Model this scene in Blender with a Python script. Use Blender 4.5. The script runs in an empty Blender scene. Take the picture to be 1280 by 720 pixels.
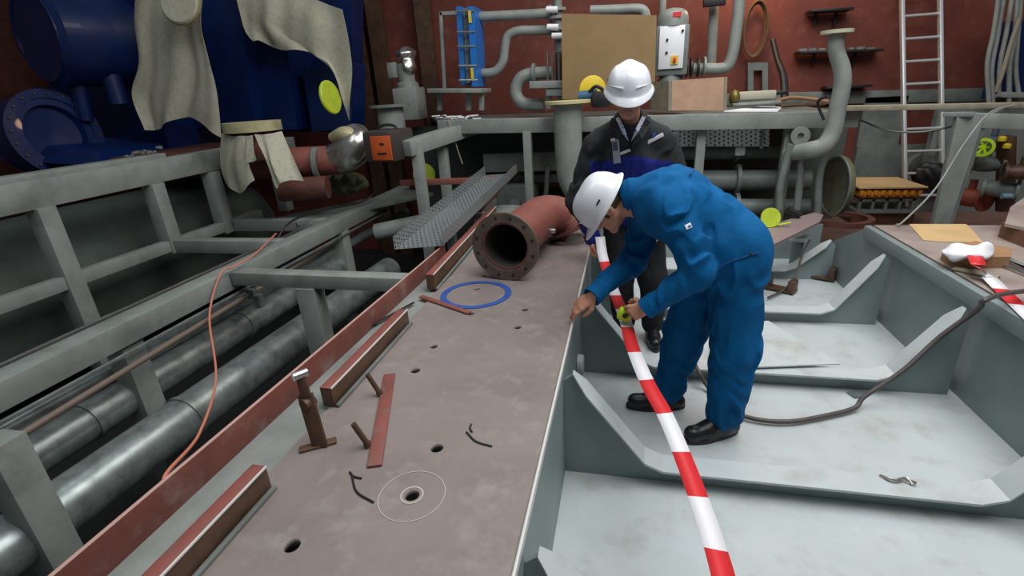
import bpy, bmesh, math, random
import numpy as np
from mathutils import Vector, Matrix, Euler
random.seed(7)
C = bpy.context.scene.collection
scene = bpy.context.scene
PI = math.pi

# ------------------------------------------------------------ camera
F = 620.0
def _u(v): return v/np.linalg.norm(v)
_k = F*F/(255-145*.061)
_Y = _u(np.array([145., -255., F])); _D = _u(np.array([.061*_k, _k, F])); _D = _u(_D-_Y*np.dot(_Y, _D))
_Z = -_D; _X = np.cross(_Y, _Z); RW = np.array([_X, _Y, _Z]); CAMP = np.array([0, 0, 1.75])
cd = bpy.data.cameras.new('camera'); cam = bpy.data.objects.new('camera', cd); C.objects.link(cam)
cd.sensor_width = 36; cd.lens = F/1280*36; cd.clip_start = .05; cd.clip_end = 100
_m = Matrix.Identity(4)
for _i in range(3):
    _m[_i][0] = RW[_i][0]; _m[_i][1] = -RW[_i][1]; _m[_i][2] = -RW[_i][2]; _m[_i][3] = CAMP[_i]
cam.matrix_world = _m
scene.camera = cam

# ------------------------------------------------------------ world, lights, exposure
w = bpy.data.worlds.new('world'); scene.world = w; w.use_nodes = True
w.node_tree.nodes['Background'].inputs[0].default_value = (.62, .72, .80, 1)
w.node_tree.nodes['Background'].inputs[1].default_value = .15
def area(name, loc, target, size, sy, energy, col):
    l = bpy.data.lights.new(name, 'AREA'); l.shape = 'RECTANGLE'; l.size = size; l.size_y = sy; l.energy = energy; l.color = col
    o = bpy.data.objects.new(name, l); C.objects.link(o); o.location = loc
    o.rotation_euler = (Vector(target)-Vector(loc)).to_track_quat('-Z', 'Y').to_euler(); return o
area('skylight', (1.6, 2.2, 5.2), (.8, 2.6, 0), 4.5, 4.0, 330, (.97, .985, 1.0))
area('rear_fill', (.8, 5.6, 4.6), (.6, 6.6, 0), 3.5, 1.2, 52, (1.0, .93, .86))  # unseen fill, added over the rear platform and back wall
area('side_fill', (-2.6, 2.0, 4.6), (-2.4, 3.0, 0), 1.5, 3.0, 34, (.92, .98, 1.0))  # unseen fill, added to brighten the tops of the left beams
wl = bpy.data.lights.new('wall_lamp', 'POINT'); wl.energy = 34; wl.color = (1, .62, .34); wl.shadow_soft_size = .12
wo = bpy.data.objects.new('wall_lamp', wl); C.objects.link(wo); wo.location = (1.55, 7.55, 3.15)
vs = scene.view_settings; vs.view_transform = 'Standard'; vs.look = 'None'; vs.exposure = 0.0; vs.gamma = 1; vs.use_curve_mapping = False

# ------------------------------------------------------------ helpers
def at(px, py, x=None, y=None, z=None):
    d = RW @ np.array([px-640., py-360., F])
    if x is not None: t = (x-CAMP[0])/d[0]
    elif y is not None: t = (y-CAMP[1])/d[1]
    else: t = (z-CAMP[2])/d[2]
    return Vector((CAMP+d*t).tolist())
def V(*a): return Vector(a)
def s2l(c): return tuple(((v/255)/12.92 if v/255 <= .04045 else ((v/255+.055)/1.055)**2.4) for v in c)
MATS = {}
def mat(name, col, rough=.6, metal=0, col2=None, scale=4, bump=0, bscale=30, sharp=(.4, .65), spec=None, emit=None, dirt=None, dscale=1.5, coat=0):
    m = bpy.data.materials.new(name); m.use_nodes = True; nt = m.node_tree; b = nt.nodes['Principled BSDF']; L = nt.links
    c1 = (*s2l(col), 1); b.inputs['Base Color'].default_value = c1
    b.inputs['Roughness'].default_value = rough; b.inputs['Metallic'].default_value = metal
    if spec is not None: b.inputs['Specular IOR Level'].default_value = spec
    if coat: b.inputs['Coat Weight'].default_value = coat
    tc = nt.nodes.new('ShaderNodeTexCoord')
    last = None
    for (cc, sc, sh) in ((col2, scale, sharp), (dirt, dscale, (.52, .72))):
        if cc is None: continue
        n = nt.nodes.new('ShaderNodeTexNoise'); n.inputs['Scale'].default_value = sc; n.inputs['Detail'].default_value = 8; n.inputs['Roughness'].default_value = .62
        L.new(tc.outputs['Object'], n.inputs['Vector'])
        r = nt.nodes.new('ShaderNodeMapRange'); r.inputs['From Min'].default_value = sh[0]; r.inputs['From Max'].default_value = sh[1]
        L.new(n.outputs['Fac'], r.inputs['Value'])
        mx = nt.nodes.new('ShaderNodeMix'); mx.data_type = 'RGBA'
        L.new(r.outputs[0], mx.inputs[0])
        if last is None: mx.inputs[6].default_value = c1
        else: L.new(last, mx.inputs[6])
        mx.inputs[7].default_value = (*s2l(cc), 1); last = mx.outputs[2]
    if last is not None: L.new(last, b.inputs['Base Color'])
    if bump:
        n = nt.nodes.new('ShaderNodeTexNoise'); n.inputs['Scale'].default_value = bscale; n.inputs['Detail'].default_value = 5
        L.new(tc.outputs['Object'], n.inputs['Vector'])
        bp = nt.nodes.new('ShaderNodeBump'); bp.inputs['Strength'].default_value = bump; bp.inputs['Distance'].default_value = .01
        L.new(n.outputs['Fac'], bp.inputs['Height']); L.new(bp.outputs[0], b.inputs['Normal'])
    if emit:
        b.inputs['Emission Color'].default_value = (*s2l(emit[0]), 1); b.inputs['Emission Strength'].default_value = emit[1]
    MATS[name] = m; return m
def perforated(name, col, pitch, metal=.6):
    m = mat(name, col, .42, metal); nt = m.node_tree; L = nt.links; b = nt.nodes['Principled BSDF']
    tc = nt.nodes.new('ShaderNodeTexCoord'); sp = nt.nodes.new('ShaderNodeSeparateXYZ'); L.new(tc.outputs['UV'], sp.inputs[0])
    def M(op, a, b2=None):
        n = nt.nodes.new('ShaderNodeMath'); n.operation = op
        for i, v in enumerate((a, b2)):
            if v is None: continue
            if isinstance(v, (int, float)): n.inputs[i].default_value = v
            else: L.new(v, n.inputs[i])
        return n.outputs[0]
    u = M('MULTIPLY', sp.outputs[0], 1/pitch); v = M('MULTIPLY', sp.outputs[1], 1/pitch)
    row = M('MULTIPLY', M('MODULO', M('FLOOR', v), 2), .5)
    fu = M('SUBTRACT', M('FRACT', M('ADD', u, row)), .5); fv = M('SUBTRACT', M('FRACT', v), .5)
    d = M('ADD', M('MULTIPLY', fu, fu), M('MULTIPLY', M('MULTIPLY', fv, fv), 2.2))
    hole = M('LESS_THAN', d, .085)
    tr = nt.nodes.new('ShaderNodeBsdfTransparent'); mx = nt.nodes.new('ShaderNodeMixShader')
    L.new(hole, mx.inputs[0]); L.new(b.outputs[0], mx.inputs[1]); L.new(tr.outputs[0], mx.inputs[2])
    L.new(mx.outputs[0], nt.nodes['Material Output'].inputs[0]); return m

steel = mat('grey_paint', (142, 147, 142), .45, 0, (128, 134, 128), 5, .05, 60, dirt=(108, 112, 106), dscale=2.2)
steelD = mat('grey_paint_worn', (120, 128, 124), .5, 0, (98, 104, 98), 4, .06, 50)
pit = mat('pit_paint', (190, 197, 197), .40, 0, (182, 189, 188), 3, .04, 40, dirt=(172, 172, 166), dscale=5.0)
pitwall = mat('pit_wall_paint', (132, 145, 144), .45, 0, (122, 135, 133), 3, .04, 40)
platem = mat('mill_plate', (140, 128, 123), .5, .08, (122, 112, 107), 2.2, .05, 30, (.38, .7), dirt=(150, 140, 134), dscale=9)
deckm = mat('deck_plate', (160, 146, 138), .6, .05, (132, 118, 110), 3, .05, 30)
primer = mat('red_primer', (136, 76, 66), .55, 0, (118, 66, 58), 7, .05, 40, dirt=(128, 92, 84), dscale=14)
primerD = mat('red_primer_dark', (104, 62, 52), .55, 0, (84, 50, 42), 7, .05, 40)
rust = mat('brown_steel', (98, 70, 52), .5, .15, (74, 56, 44), 9, .08, 40)
wallm = mat('wall_primer', (112, 54, 42), .75, 0, (96, 45, 36), 1.6, .05, 8, dirt=(122, 72, 62), dscale=5)
galv = mat('galvanised', (158, 166, 163), .34, .6, (124, 132, 129), 10, .03, 60)
chrome = mat('bare_steel', (190, 190, 186), .25, .9)
foilm = mat('foil', (205, 200, 192), .26, .9, (170, 166, 158), 9, .5, 9)
darkm = mat('dark_void', (38, 40, 38), .9)
blk = mat('black_rubber', (26, 26, 27), .5, 0, (36, 36, 36), 20, .1, 60)
blue = mat('engine_blue', (5, 34, 88), .4, 0, (4, 26, 70), 3, coat=.15)
blue2 = mat('exchanger_blue', (30, 110, 190), .35)
bgasket = mat('gasket_blue', (40, 76, 150), .5, 0, (58, 88, 150), 20)
canvas = mat('canvas', (184, 180, 160), .9, 0, (172, 167, 146), 3, .2, 18, dirt=(158, 153, 136), dscale=24)
white = mat('white_plastic', (232, 234, 238), .28, 0, coat=.3)
whitep = mat('white_paper', (225, 226, 228), .7)
lime = mat('lime', (196, 214, 60), .5, 0, (180, 198, 52), 9)
limeb = mat('lime_bright', (200, 235, 40), .45)
orange = mat('orange', (206, 92, 40), .5, 0, (190, 80, 34), 9)
orangey = mat('orange_yellow', (214, 140, 36), .55, 0, (180, 110, 30), 9)
ply = mat('hardboard', (126, 102, 64), .75, 0, (118, 94, 58), 3)
wood = mat('pale_wood', (192, 156, 128), .7, 0, (178, 142, 116), 6, .1, 30)
woodg = mat('grey_wood', (150, 142, 122), .8, 0, (130, 122, 104), 8, .1, 30)
card = mat('cardboard', (200, 168, 120), .85, 0, (188, 156, 108), 4, .05)
cardb = mat('brown_cardboard', (158, 120, 86), .85, 0, (146, 108, 76), 5, .05)
hosem = mat('hose_rubber', (84, 76, 74), .5, 0, (74, 66, 64), 12)
cordm = mat('orange_cord', (205, 124, 100), .6)
redm = mat('tape_red', (214, 48, 52), .4); whm = mat('tape_white', (232, 230, 232), .4)
bluecl = mat('coverall_blue', (0, 90, 144), .85, 0, (0, 82, 132), 6, .55, 16, spec=.2)
blackcl = mat('jacket_black', (32, 36, 36), .85, 0, (40, 44, 43), 8, .2, 50)
royal = mat('jacket_royal', (14, 28, 122), .8, 0, (16, 34, 132), 8, .2, 50)
trous = mat('trousers_black', (20, 21, 24), .85, 0, None, 4, .2, 50)
skin = mat('skin', (205, 150, 122), .5, 0, (194, 136, 108), 12, .05, 90)
hairm = mat('hair', (82, 62, 46), .8, 0, (64, 48, 36), 60, .5, 200)
leather = mat('boot_leather', (24, 24, 26), .35, 0, (32, 32, 33), 20, .15, 60)
chalk = mat('chalk', (178, 168, 162), .9)
olive = mat('olive', (92, 92, 66), .8, 0, (72, 72, 52), 9, .3, 20)
yellowm = mat('yellow', (220, 190, 40), .5)
perf = perforated('perforated_galvanised', (150, 157, 158), .034)
perf2 = perforated('perforated_bright', (205, 208, 206), .045, .3)

class MB:
    def __init__(s): s.bm = bmesh.new(); s.uv = None; s.mi = 0
    def _add(s, verts, faces):
        vs_ = [s.bm.verts.new(v) for v in verts]
        for f in faces:
            try: s.bm.faces.new([vs_[i] for i in f]).material_index = s.mi
            except ValueError: pass
        return s
    def box(s, c, size, rot=None, bev=0):
        c = Vector(c); R = rot if rot is not None else Matrix.Identity(3)
        hx, hy, hz = [d/2 for d in size]
        vv = [c+R@Vector((x*hx, y*hy, z*hz)) for x in (-1, 1) for y in (-1, 1) for z in (-1, 1)]
        n0 = len(s.bm.verts)
        s._add(vv, [(0, 1, 3, 2), (4, 6, 7, 5), (0, 4, 5, 1), (2, 3, 7, 6), (0, 2, 6, 4), (1, 5, 7, 3)])
        if bev:
            s.bm.verts.ensure_lookup_table(); vs_ = s.bm.verts[n0:]
            es = {e for v in vs_ for e in v.link_edges}
            bmesh.ops.bevel(s.bm, geom=list(es), offset=bev, segments=2, affect='EDGES', profile=.5, material=s.mi)
        return s
    def beam(s, a, b, w, h, up=(0, 0, 1), bev=.004):
        a, b = Vector(a), Vector(b); d = (b-a); L = d.length; d.normalize(); u = Vector(up); side = d.cross(u).normalized(); u = side.cross(d)
        R = Matrix((side, d, u)).transposed()
        return s.box((a+b)/2, (w, L, h), R, bev)
    def tube(s, a, b, r, r2=None, n=20, cap=True):
        return s.sweep([a, b], [r, r if r2 is None else r2], n, cap)
    def sweep(s, pts, r, n=16, cap=True, smooth=0):
        pts = [Vector(p) for p in pts]
        if smooth: pts = spline(pts, smooth)
        N = len(pts); rs = r if isinstance(r, (list, tuple)) else [r]*N
        if len(rs) != N: rs = list(np.interp(np.linspace(0, 1, N), np.linspace(0, 1, len(rs)), rs))
        T = []
        for i in range(N):
            d = pts[min(i+1, N-1)]-pts[max(i-1, 0)]; T.append(d.normalized())
        u = T[0].orthogonal().normalized(); rings = []
        for i in range(N):
            u = (u-T[i]*u.dot(T[i])); u.normalize(); v = T[i].cross(u)
            rings.append([pts[i]+(u*math.cos(2*PI*k/n)+v*math.sin(2*PI*k/n))*rs[i] for k in range(n)])
        vv = [p for r_ in rings for p in r_]; ff = []
        for i in range(N-1):
            for k in range(n):
                ff.append((i*n+k, i*n+(k+1) % n, (i+1)*n+(k+1) % n, (i+1)*n+k))
        if cap: ff.append(tuple(range(n-1, -1, -1))); ff.append(tuple(range((N-1)*n, N*n)))
        return s._add(vv, ff)
    def lathe(s, o, axis, prof, n=32, closed=False):   # prof: (along, radius)
        o = Vector(o); a = Vector(axis).normalized(); u = a.orthogonal().normalized(); v = a.cross(u); vv = []; ff = []
        for (t, r) in prof:
            vv += [o+a*t+(u*math.cos(2*PI*k/n)+v*math.sin(2*PI*k/n))*max(r, 1e-5) for k in range(n)]
        P_ = len(prof); rng = P_ if closed else P_-1
        for i in range(rng):
            j = (i+1) % P_
            for k in range(n): ff.append((i*n+k, i*n+(k+1) % n, j*n+(k+1) % n, j*n+k))
        if not closed: ff.append(tuple(range(n-1, -1, -1))); ff.append(tuple(range((P_-1)*n, P_*n)))
        return s._add(vv, ff)
    def ring(s, o, axis, R, r, t, n=40): # flat ring, outer R, inner r, thickness t
        return s.lathe(o, axis, [(0, r), (0, R), (t, R), (t, r)], n, True)
    def prism(s, poly, d):
        poly = [Vector(p) for p in poly]; d = Vector(d); n = len(poly)
        return s._add(poly+[p+d for p in poly], [tuple(range(n-1, -1, -1)), tuple(range(n, 2*n))]+[(i, (i+1) % n, n+(i+1) % n, n+i) for i in range(n)])
    def sphere(s, c, r, n=16, sc=(1, 1, 1), R=None):
        c = Vector(c); vv = []; ff = []; R = R or Matrix.Identity(3)
        m = n//2
        for i in range(m+1):
            th = PI*i/m
            for k in range(n): vv.append(c+R@Vector((r*sc[0]*math.sin(th)*math.cos(2*PI*k/n), r*sc[1]*math.sin(th)*math.sin(2*PI*k/n), r*sc[2]*math.cos(th))))
        for i in range(m):
            for k in range(n): ff.append((i*n+k, (i+1)*n+k, (i+1)*n+(k+1) % n, i*n+(k+1) % n))
        s._add(vv, ff); return s
    def build(s, name, m, parent=None, smooth=True, weld=True, auto=35):
        if weld: bmesh.ops.remove_doubles(s.bm, verts=s.bm.verts, dist=1e-5)
        bmesh.ops.recalc_face_normals(s.bm, faces=s.bm.faces)
        me = bpy.data.meshes.new(name)
        if smooth:
            ca = math.radians(auto)
            for e in s.bm.edges:
                if len(e.link_faces) == 2: e.smooth = e.calc_face_angle(0) < ca
                else: e.smooth = False
        for f in s.bm.faces: f.smooth = smooth
        s.bm.to_mesh(me); s.bm.free()
        for q in (m if isinstance(m, (list, tuple)) else [m]): me.materials.append(q)
        return link(name, me, parent)
def link(name, me, parent=None):
    o = bpy.data.objects.new(name, me); C.objects.link(o)
    if parent is not None:
        o.parent = parent; o.matrix_parent_inverse = Matrix.Translation(-parent.location) if parent.type == 'EMPTY' else Matrix.Identity(4)
    return o
def spline(p, k):
    p = [Vector(q) for q in p]; out = []; q = [2*p[0]-p[1]]+p+[2*p[-1]-p[-2]]
    for i in range(1, len(q)-2):
        for j in range(k):
            t = j/k; a, b, c, d = q[i-1], q[i], q[i+1], q[i+2]
            out.append(.5*((2*b)+(c-a)*t+(2*a-5*b+4*c-d)*t*t+(3*b-a-3*c+d)*t*t*t))
    out.append(p[-1]); return out
def tag(o, label, cat, group=None, kind=None):
    o['label'] = label; o['category'] = cat
    if group: o['group'] = group
    if kind: o['kind'] = kind
    return o
def thing(name, label, cat, loc=(0, 0, 0), group=None):
    o = bpy.data.objects.new(name, None); C.objects.link(o); o.location = loc; o.empty_display_size = .1
    return tag(o, label, cat, group)
def struct(o, label=None):
    o['kind'] = 'structure'
    if label: o['label'] = label
    return o
def dup(root, d, label, rotz=0):
    r = root.copy(); C.objects.link(r); r.location = root.location+Vector(d); r.rotation_euler.z += rotz; r['label'] = label
    for ch in list(root.children):
        c = ch.copy(); C.objects.link(c); c.parent = r
        for g in list(ch.children):
            e = g.copy(); C.objects.link(e); e.parent = c
    return r
def flange(mb, o, axis, R, r, t=.02, bolts=0, br=.012):
    mb.ring(o, axis, R, r, t)
def bolts(mb, o, axis, R, n, br=.012, t=.02):
    o = Vector(o); a = Vector(axis).normalized(); u = a.orthogonal().normalized(); v = a.cross(u)
    for k in range(n):
        p = o+(u*math.cos(2*PI*k/n)+v*math.sin(2*PI*k/n))*R
        mb.tube(p, p+a*t, br, n=6)
def sepbolts(name, o, axis, R, n, br, t, m, par):
    o = Vector(o); a = Vector(axis).normalized(); u = a.orthogonal().normalized(); v = a.cross(u)
    for k in range(n):
        p = o+(u*math.cos(2*PI*k/n)+v*math.sin(2*PI*k/n))*R; MB().tube(p, p+a*t, br, n=8).build(name, m, par)
def cloth(name, rows, m, parent=None, amp=.02, nf=6, res=(40, 28), th=.004, seed=0):
    rows = [[Vector(p) for p in r] for r in rows]
    rr = [spline(r, max(2, res[0]//(len(r)-1))) for r in rows]
    n = min(len(r) for r in rr); cols = []
    for k in range(n): cols.append(spline([r[k] for r in rr], max(2, res[1]//(len(rows)-1))))
    mN = len(cols[0]); rnd = random.Random(seed); ph = [rnd.random()*6 for _ in range(6)]
    mb = MB(); vv = []
    for i, c in enumerate(cols):
        for j, p in enumerate(c):
            u = i/(n-1); v = j/(mN-1)
            a = amp*(.3+.9*v)*(math.sin(nf*2*PI*u+ph[0]+1.2*math.sin(3*v+ph[1]))+.5*math.sin(nf*3.7*u*PI+ph[2]+4*v)+.35*math.sin(9*v+7*u+ph[3]))
            vv.append(p+Vector((a*.25, -a, a*.15)))
    mb._add(vv, [(i*mN+j, (i+1)*mN+j, (i+1)*mN+j+1, i*mN+j+1) for i in range(n-1) for j in range(mN-1)])
    o = mb.build(name, m, parent, auto=80); md = o.modifiers.new('s', 'SOLIDIFY'); md.thickness = th; return o

# ------------------------------------------------------------ implicit-surface modelling for people
class SDF:
    def __init__(s, lo, hi, h):
        s.lo = np.array(lo, float); s.h = h; s.n = (np.ceil((np.array(hi)-s.lo)/h)).astype(int)+1
        s.g = np.full(s.n, .06, np.float32)
    def _blk(s, lo, hi, m):
        a = np.maximum(np.floor((np.array(lo)-m-s.lo)/s.h).astype(int), 0); b = np.minimum(np.ceil((np.array(hi)+m-s.lo)/s.h).astype(int)+1, s.n)
        if (b <= a).any(): return None
        ax = [(s.lo[i]+s.h*np.arange(a[i], b[i])).astype(np.float32) for i in range(3)]
        return (slice(a[0], b[0]), slice(a[1], b[1]), slice(a[2], b[2])), np.meshgrid(*ax, indexing='ij')
    def _mix(s, sl, d, k, sub=False):
        g = s.g[sl]
        if sub:
            hh = np.maximum(k-np.abs(-d-g), 0)/k; s.g[sl] = np.maximum(g, -d)+hh*hh*k/4
        else:
            hh = np.maximum(k-np.abs(g-d), 0)/k; s.g[sl] = np.minimum(g, d)-hh*hh*k/4
    def cone(s, a, b, ra, rb, k=.01, wr=0, wf=22, sub=False, flat=None):
        a, b = np.array(a, float), np.array(b, float); r = max(ra, rb)
        q = s._blk(np.minimum(a, b)-r, np.maximum(a, b)+r, k+3*s.h+wr)
        if q is None: return s
        sl, (X, Y, Z) = q; ab = b-a; L2 = ab@ab+1e-9
        t = np.clip(((X-a[0])*ab[0]+(Y-a[1])*ab[1]+(Z-a[2])*ab[2])/L2, 0, 1)
        d = np.sqrt((X-a[0]-t*ab[0])**2+(Y-a[1]-t*ab[1])**2+(Z-a[2]-t*ab[2])**2)-(ra+(rb-ra)*t)
        if wr:
            L = math.sqrt(L2); nz = np.sin(X*23+Z*9)+np.sin(Y*27-Z*13+1.7)+.6*np.sin(X*51-Y*37)
            d = d-wr*((1-2*np.abs(np.sin(t*L*wf*1.6+1.1*nz)))*.8+.45*np.sin(t*L*wf*4.3+2.0*nz+X*31))*(.3+.7*np.abs(np.sin(PI*t*1.5+1.2)))
        s._mix(sl, d.astype(np.float32), k, sub); return s
    def ell(s, c, r, R=None, k=.01, sub=False, wr=0):
        c = np.array(c, float); r = np.array(r, float); m = r.max()
        q = s._blk(c-m, c+m, k+3*s.h)
        if q is None: return s
        sl, (X, Y, Z) = q; P_ = np.stack([X-c[0], Y-c[1], Z-c[2]], -1)
        if R is not None: P_ = P_ @ np.array(R, np.float32)
        k0 = np.sqrt(((P_/r)**2).sum(-1)); k1 = np.sqrt(((P_/(r*r))**2).sum(-1))+1e-6
        d = k0*(k0-1)/k1
        if wr:
            d = d-wr*(np.sin(X*40+Z*18+2*np.sin(Y*22))+.6*np.sin(Y*46-X*25+2*np.sin(Z*19)))
        s._mix(sl, d.astype(np.float32), k, sub); return s
    def mesh(s, name, m, parent=None, mfn=None, iters=1):
        g = s.g; h = s.h; ins = g < 0
        g[0] = g[-1] = .02; g[:, 0] = g[:, -1] = .02; g[:, :, 0] = g[:, :, -1] = .02; ins = g < 0
        cnt = np.zeros([d-1 for d in g.shape], np.uint8)
        for i in (0, 1):
            for j in (0, 1):
                for k in (0, 1): cnt += ins[i:g.shape[0]-1+i, j:g.shape[1]-1+j, k:g.shape[2]-1+k]
        act = (cnt > 0) & (cnt < 8); idx = np.full(act.shape, -1, np.int32); ii = np.argwhere(act); idx[act] = np.arange(len(ii))
        acc = np.zeros((len(ii), 3)); num = np.zeros(len(ii))
        for ax in range(3):
            o1, o2 = [q for q in range(3) if q != ax]
            for p in (0, 1):
                for q in (0, 1):
                    a = ii.copy(); a[:, o1] += p; a[:, o2] += q; b = a.copy(); b[:, ax] += 1
                    va = g[a[:, 0], a[:, 1], a[:, 2]]; vb = g[b[:, 0], b[:, 1], b[:, 2]]; mk = (va < 0) != (vb < 0)
                    t = va[mk]/(va[mk]-vb[mk]); pt = a[mk].astype(float); pt[:, ax] += t; acc[mk] += pt; num[mk] += 1
        vv = acc/num[:, None]*h+s.lo; faces = []
        for ax in range(3):
            o1, o2 = [(1, 2), (2, 0), (0, 1)][ax]
            sa = [slice(0, -1) if q == ax else slice(1, -1) for q in range(3)]; sb = [slice(1, None) if q == ax else slice(1, -1) for q in range(3)]
            A = ins[tuple(sa)]; B = ins[tuple(sb)]; e = np.argwhere(A != B)
            fl = A[e[:, 0], e[:, 1], e[:, 2]]; off = np.array([0 if q == ax else 1 for q in range(3)]); e = e+off
            def at_(p, q):
                c = e.copy(); c[:, o1] -= p; c[:, o2] -= q; return idx[c[:, 0], c[:, 1], c[:, 2]]
            qd = np.stack([at_(1, 1), at_(0, 1), at_(0, 0), at_(1, 0)], 1); qd[~fl] = qd[~fl][:, ::-1]; faces.append(qd)
        faces = np.concatenate(faces); faces = faces[(faces >= 0).all(1)]
        # light smoothing
        for _ in range(iters):
            sm = np.zeros_like(vv); ct = np.zeros(len(vv))
            for i in range(4):
                a, b = faces[:, i], faces[:, (i+1) % 4]
                for dd in range(3):
                    sm[:, dd] += np.bincount(a, vv[b, dd], len(vv))+np.bincount(b, vv[a, dd], len(vv))
                ct += np.bincount(a, minlength=len(vv))+np.bincount(b, minlength=len(vv))
            vv = vv*.5+.5*sm/np.maximum(ct, 1)[:, None]
        me = bpy.data.meshes.new(name); me.vertices.add(len(vv)); me.vertices.foreach_set('co', vv.astype(np.float32).ravel())
        me.loops.add(len(faces)*4); me.loops.foreach_set('vertex_index', faces.ravel().astype(np.int32))
        me.polygons.add(len(faces)); me.polygons.foreach_set('loop_start', np.arange(0, len(faces)*4, 4, dtype=np.int32))
        for q in (m if isinstance(m, (list, tuple)) else [m]): me.materials.append(q)
        if mfn is not None: me.polygons.foreach_set('material_index', mfn(vv[faces].mean(1)).astype(np.int32))
        me.polygons.foreach_set('use_smooth', np.ones(len(faces), bool)); me.update(calc_edges=True); me.validate()
        return link(name, me, parent)
# ============================================================ SETTING
P = .62; XL = -.25; XR = 1.87
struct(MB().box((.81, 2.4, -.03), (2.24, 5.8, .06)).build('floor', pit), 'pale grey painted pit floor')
struct(MB().box((-1.4, 4.6, -.86), (22, 10, .1)).build('floor_lower', darkm))
mb = MB(); mb.box((.5, 6.6, -.06), (4.6, 3.0, .1)); mb.box((5.0, 5.0, -.06), (4.4, 6.2, .1))
struct(mb.build('floor_rear', mat('rear_floor', (128, 98, 86), .7, 0, (112, 84, 74), 2, dirt=(96, 80, 72), dscale=5)))
struct(MB().box((-1.4, 8.1, 2.2), (17.4, .2, 6.4)).build('wall_back', wallm))
struct(MB().box((-10.2, 4, 2.2), (.2, 8, 6.4)).build('wall_left', primerD))
struct(MB().box((7.2, 4, 2.2), (.2, 8, 6.4)).build('wall_right', primerD))
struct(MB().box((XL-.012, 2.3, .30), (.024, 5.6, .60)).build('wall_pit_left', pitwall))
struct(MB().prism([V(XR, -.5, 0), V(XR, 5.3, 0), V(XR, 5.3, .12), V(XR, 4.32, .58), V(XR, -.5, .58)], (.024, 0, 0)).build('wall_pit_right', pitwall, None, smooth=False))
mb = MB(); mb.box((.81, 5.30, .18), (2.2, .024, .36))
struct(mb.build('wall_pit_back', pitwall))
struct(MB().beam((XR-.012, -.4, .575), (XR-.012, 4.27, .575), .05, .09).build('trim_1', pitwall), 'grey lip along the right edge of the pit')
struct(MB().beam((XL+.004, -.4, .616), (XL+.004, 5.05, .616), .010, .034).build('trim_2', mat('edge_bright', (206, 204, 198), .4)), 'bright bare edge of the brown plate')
# wall ribs and frames on the dark left part of the back wall
mb = MB()
for x_ in (-4.05, -3.72, -2.95): mb.box((x_, 7.88, 2.0), (.12, .24, 6.0)).box((x_, 7.75, 2.0), (.24, .03, 6.0))
struct(mb.build('trim_3', rust))
mb = MB(); mb.beam((1.2, 7.97, 1.47), (4.9, 7.97, 1.35), .1, .16); mb.box((3.9, 7.93, .55), (1.6, .1, .45)); mb.box((3.35, 7.95, 1.0), (.5, .06, .8))
struct(mb.build('trim_4', steelD))

# ============================================================ PIT FRAMES
def floor_frame(y, label, left=True, hb=.55):
    t = thing('floor_frame', label, 'girder', (.8, y, 0), 'cross frames of the pit')
    h = .085; xa = XL+.003; xb = XR-.045; ba = .40; bb = .34; T_ = .014
    pr = [(xa, h if not left else hb-.03), (xa+.04, (h if not left else hb)), (xa+ba, h), (xb-bb, h), (xb-.04, hb-.02), (xb, hb-.05)]
    web = [(xa, 0)]+pr+[(xb, 0)]
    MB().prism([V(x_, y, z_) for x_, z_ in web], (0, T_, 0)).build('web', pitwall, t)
    mb = MB(); yw = .12; rt = .012
    q = [pr[1], (xa+ba*.92, h+.04), (xa+ba+.05, h+.004), (xb-bb-.05, h+.004), (xb-bb*.90, h+.04), pr[4]]
    if not left: q[0] = (xa, h+.004); q[1] = (xa+.2, h+.004)
    n = len(q); ws = [.018]+[yw/2]*(n-2)+[.018]
    # widen right after the tip
    pts = []; wds = []
    for i in range(n):
        pts.append(q[i]); wds.append(ws[i])
        if i == 0: pts.append((q[0][0]*.82+q[1][0]*.18, q[0][1]*.82+q[1][1]*.18)); wds.append(yw/2)
        if i == n-2: pts.append((q[n-1][0]*.82+q[n-2][0]*.18, q[n-1][1]*.82+q[n-2][1]*.18)); wds.append(yw/2)
    N = len(pts); vv = []
    for (x_, z_), w_ in zip(pts, wds):
        yc = y+T_/2
        vv += [V(x_, yc-w_, z_), V(x_, yc+w_, z_), V(x_, yc+w_, z_+rt), V(x_, yc-w_, z_+rt)]
    ff = [(0, 1, 2, 3), (4*N-4, 4*N-1, 4*N-2, 4*N-3)]
    for i in range(N-1):
        for k in range(4): ff.append((4*i+k, 4*i+(k+1) % 4, 4*i+4+(k+1) % 4, 4*i+4+k))
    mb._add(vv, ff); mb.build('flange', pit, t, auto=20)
    return t
floor_frame(.98, 'nearest pit cross frame, only its grey left bracket tip at the bottom of the picture')
floor_frame(1.93, 'grey cross frame in front of the boots of the man in blue')
floor_frame(2.86, 'grey cross frame right behind the man in blue, crossed by the hose')
floor_frame(3.77, 'grey cross frame carrying the brown clamp pair')
floor_frame(4.70, 'farthest short cross frame at the end of the pit', hb=.38)
# small limber plates (dark holes in the webs) and floor welds
mb = MB()
for y_ in (1.93, 2.86, 3.77): mb.beam((XR-.03, y_+.09, .03), (XR-.10, y_+.09, .03), .1, .06)
struct(mb.build('trim_5', pit))

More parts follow.
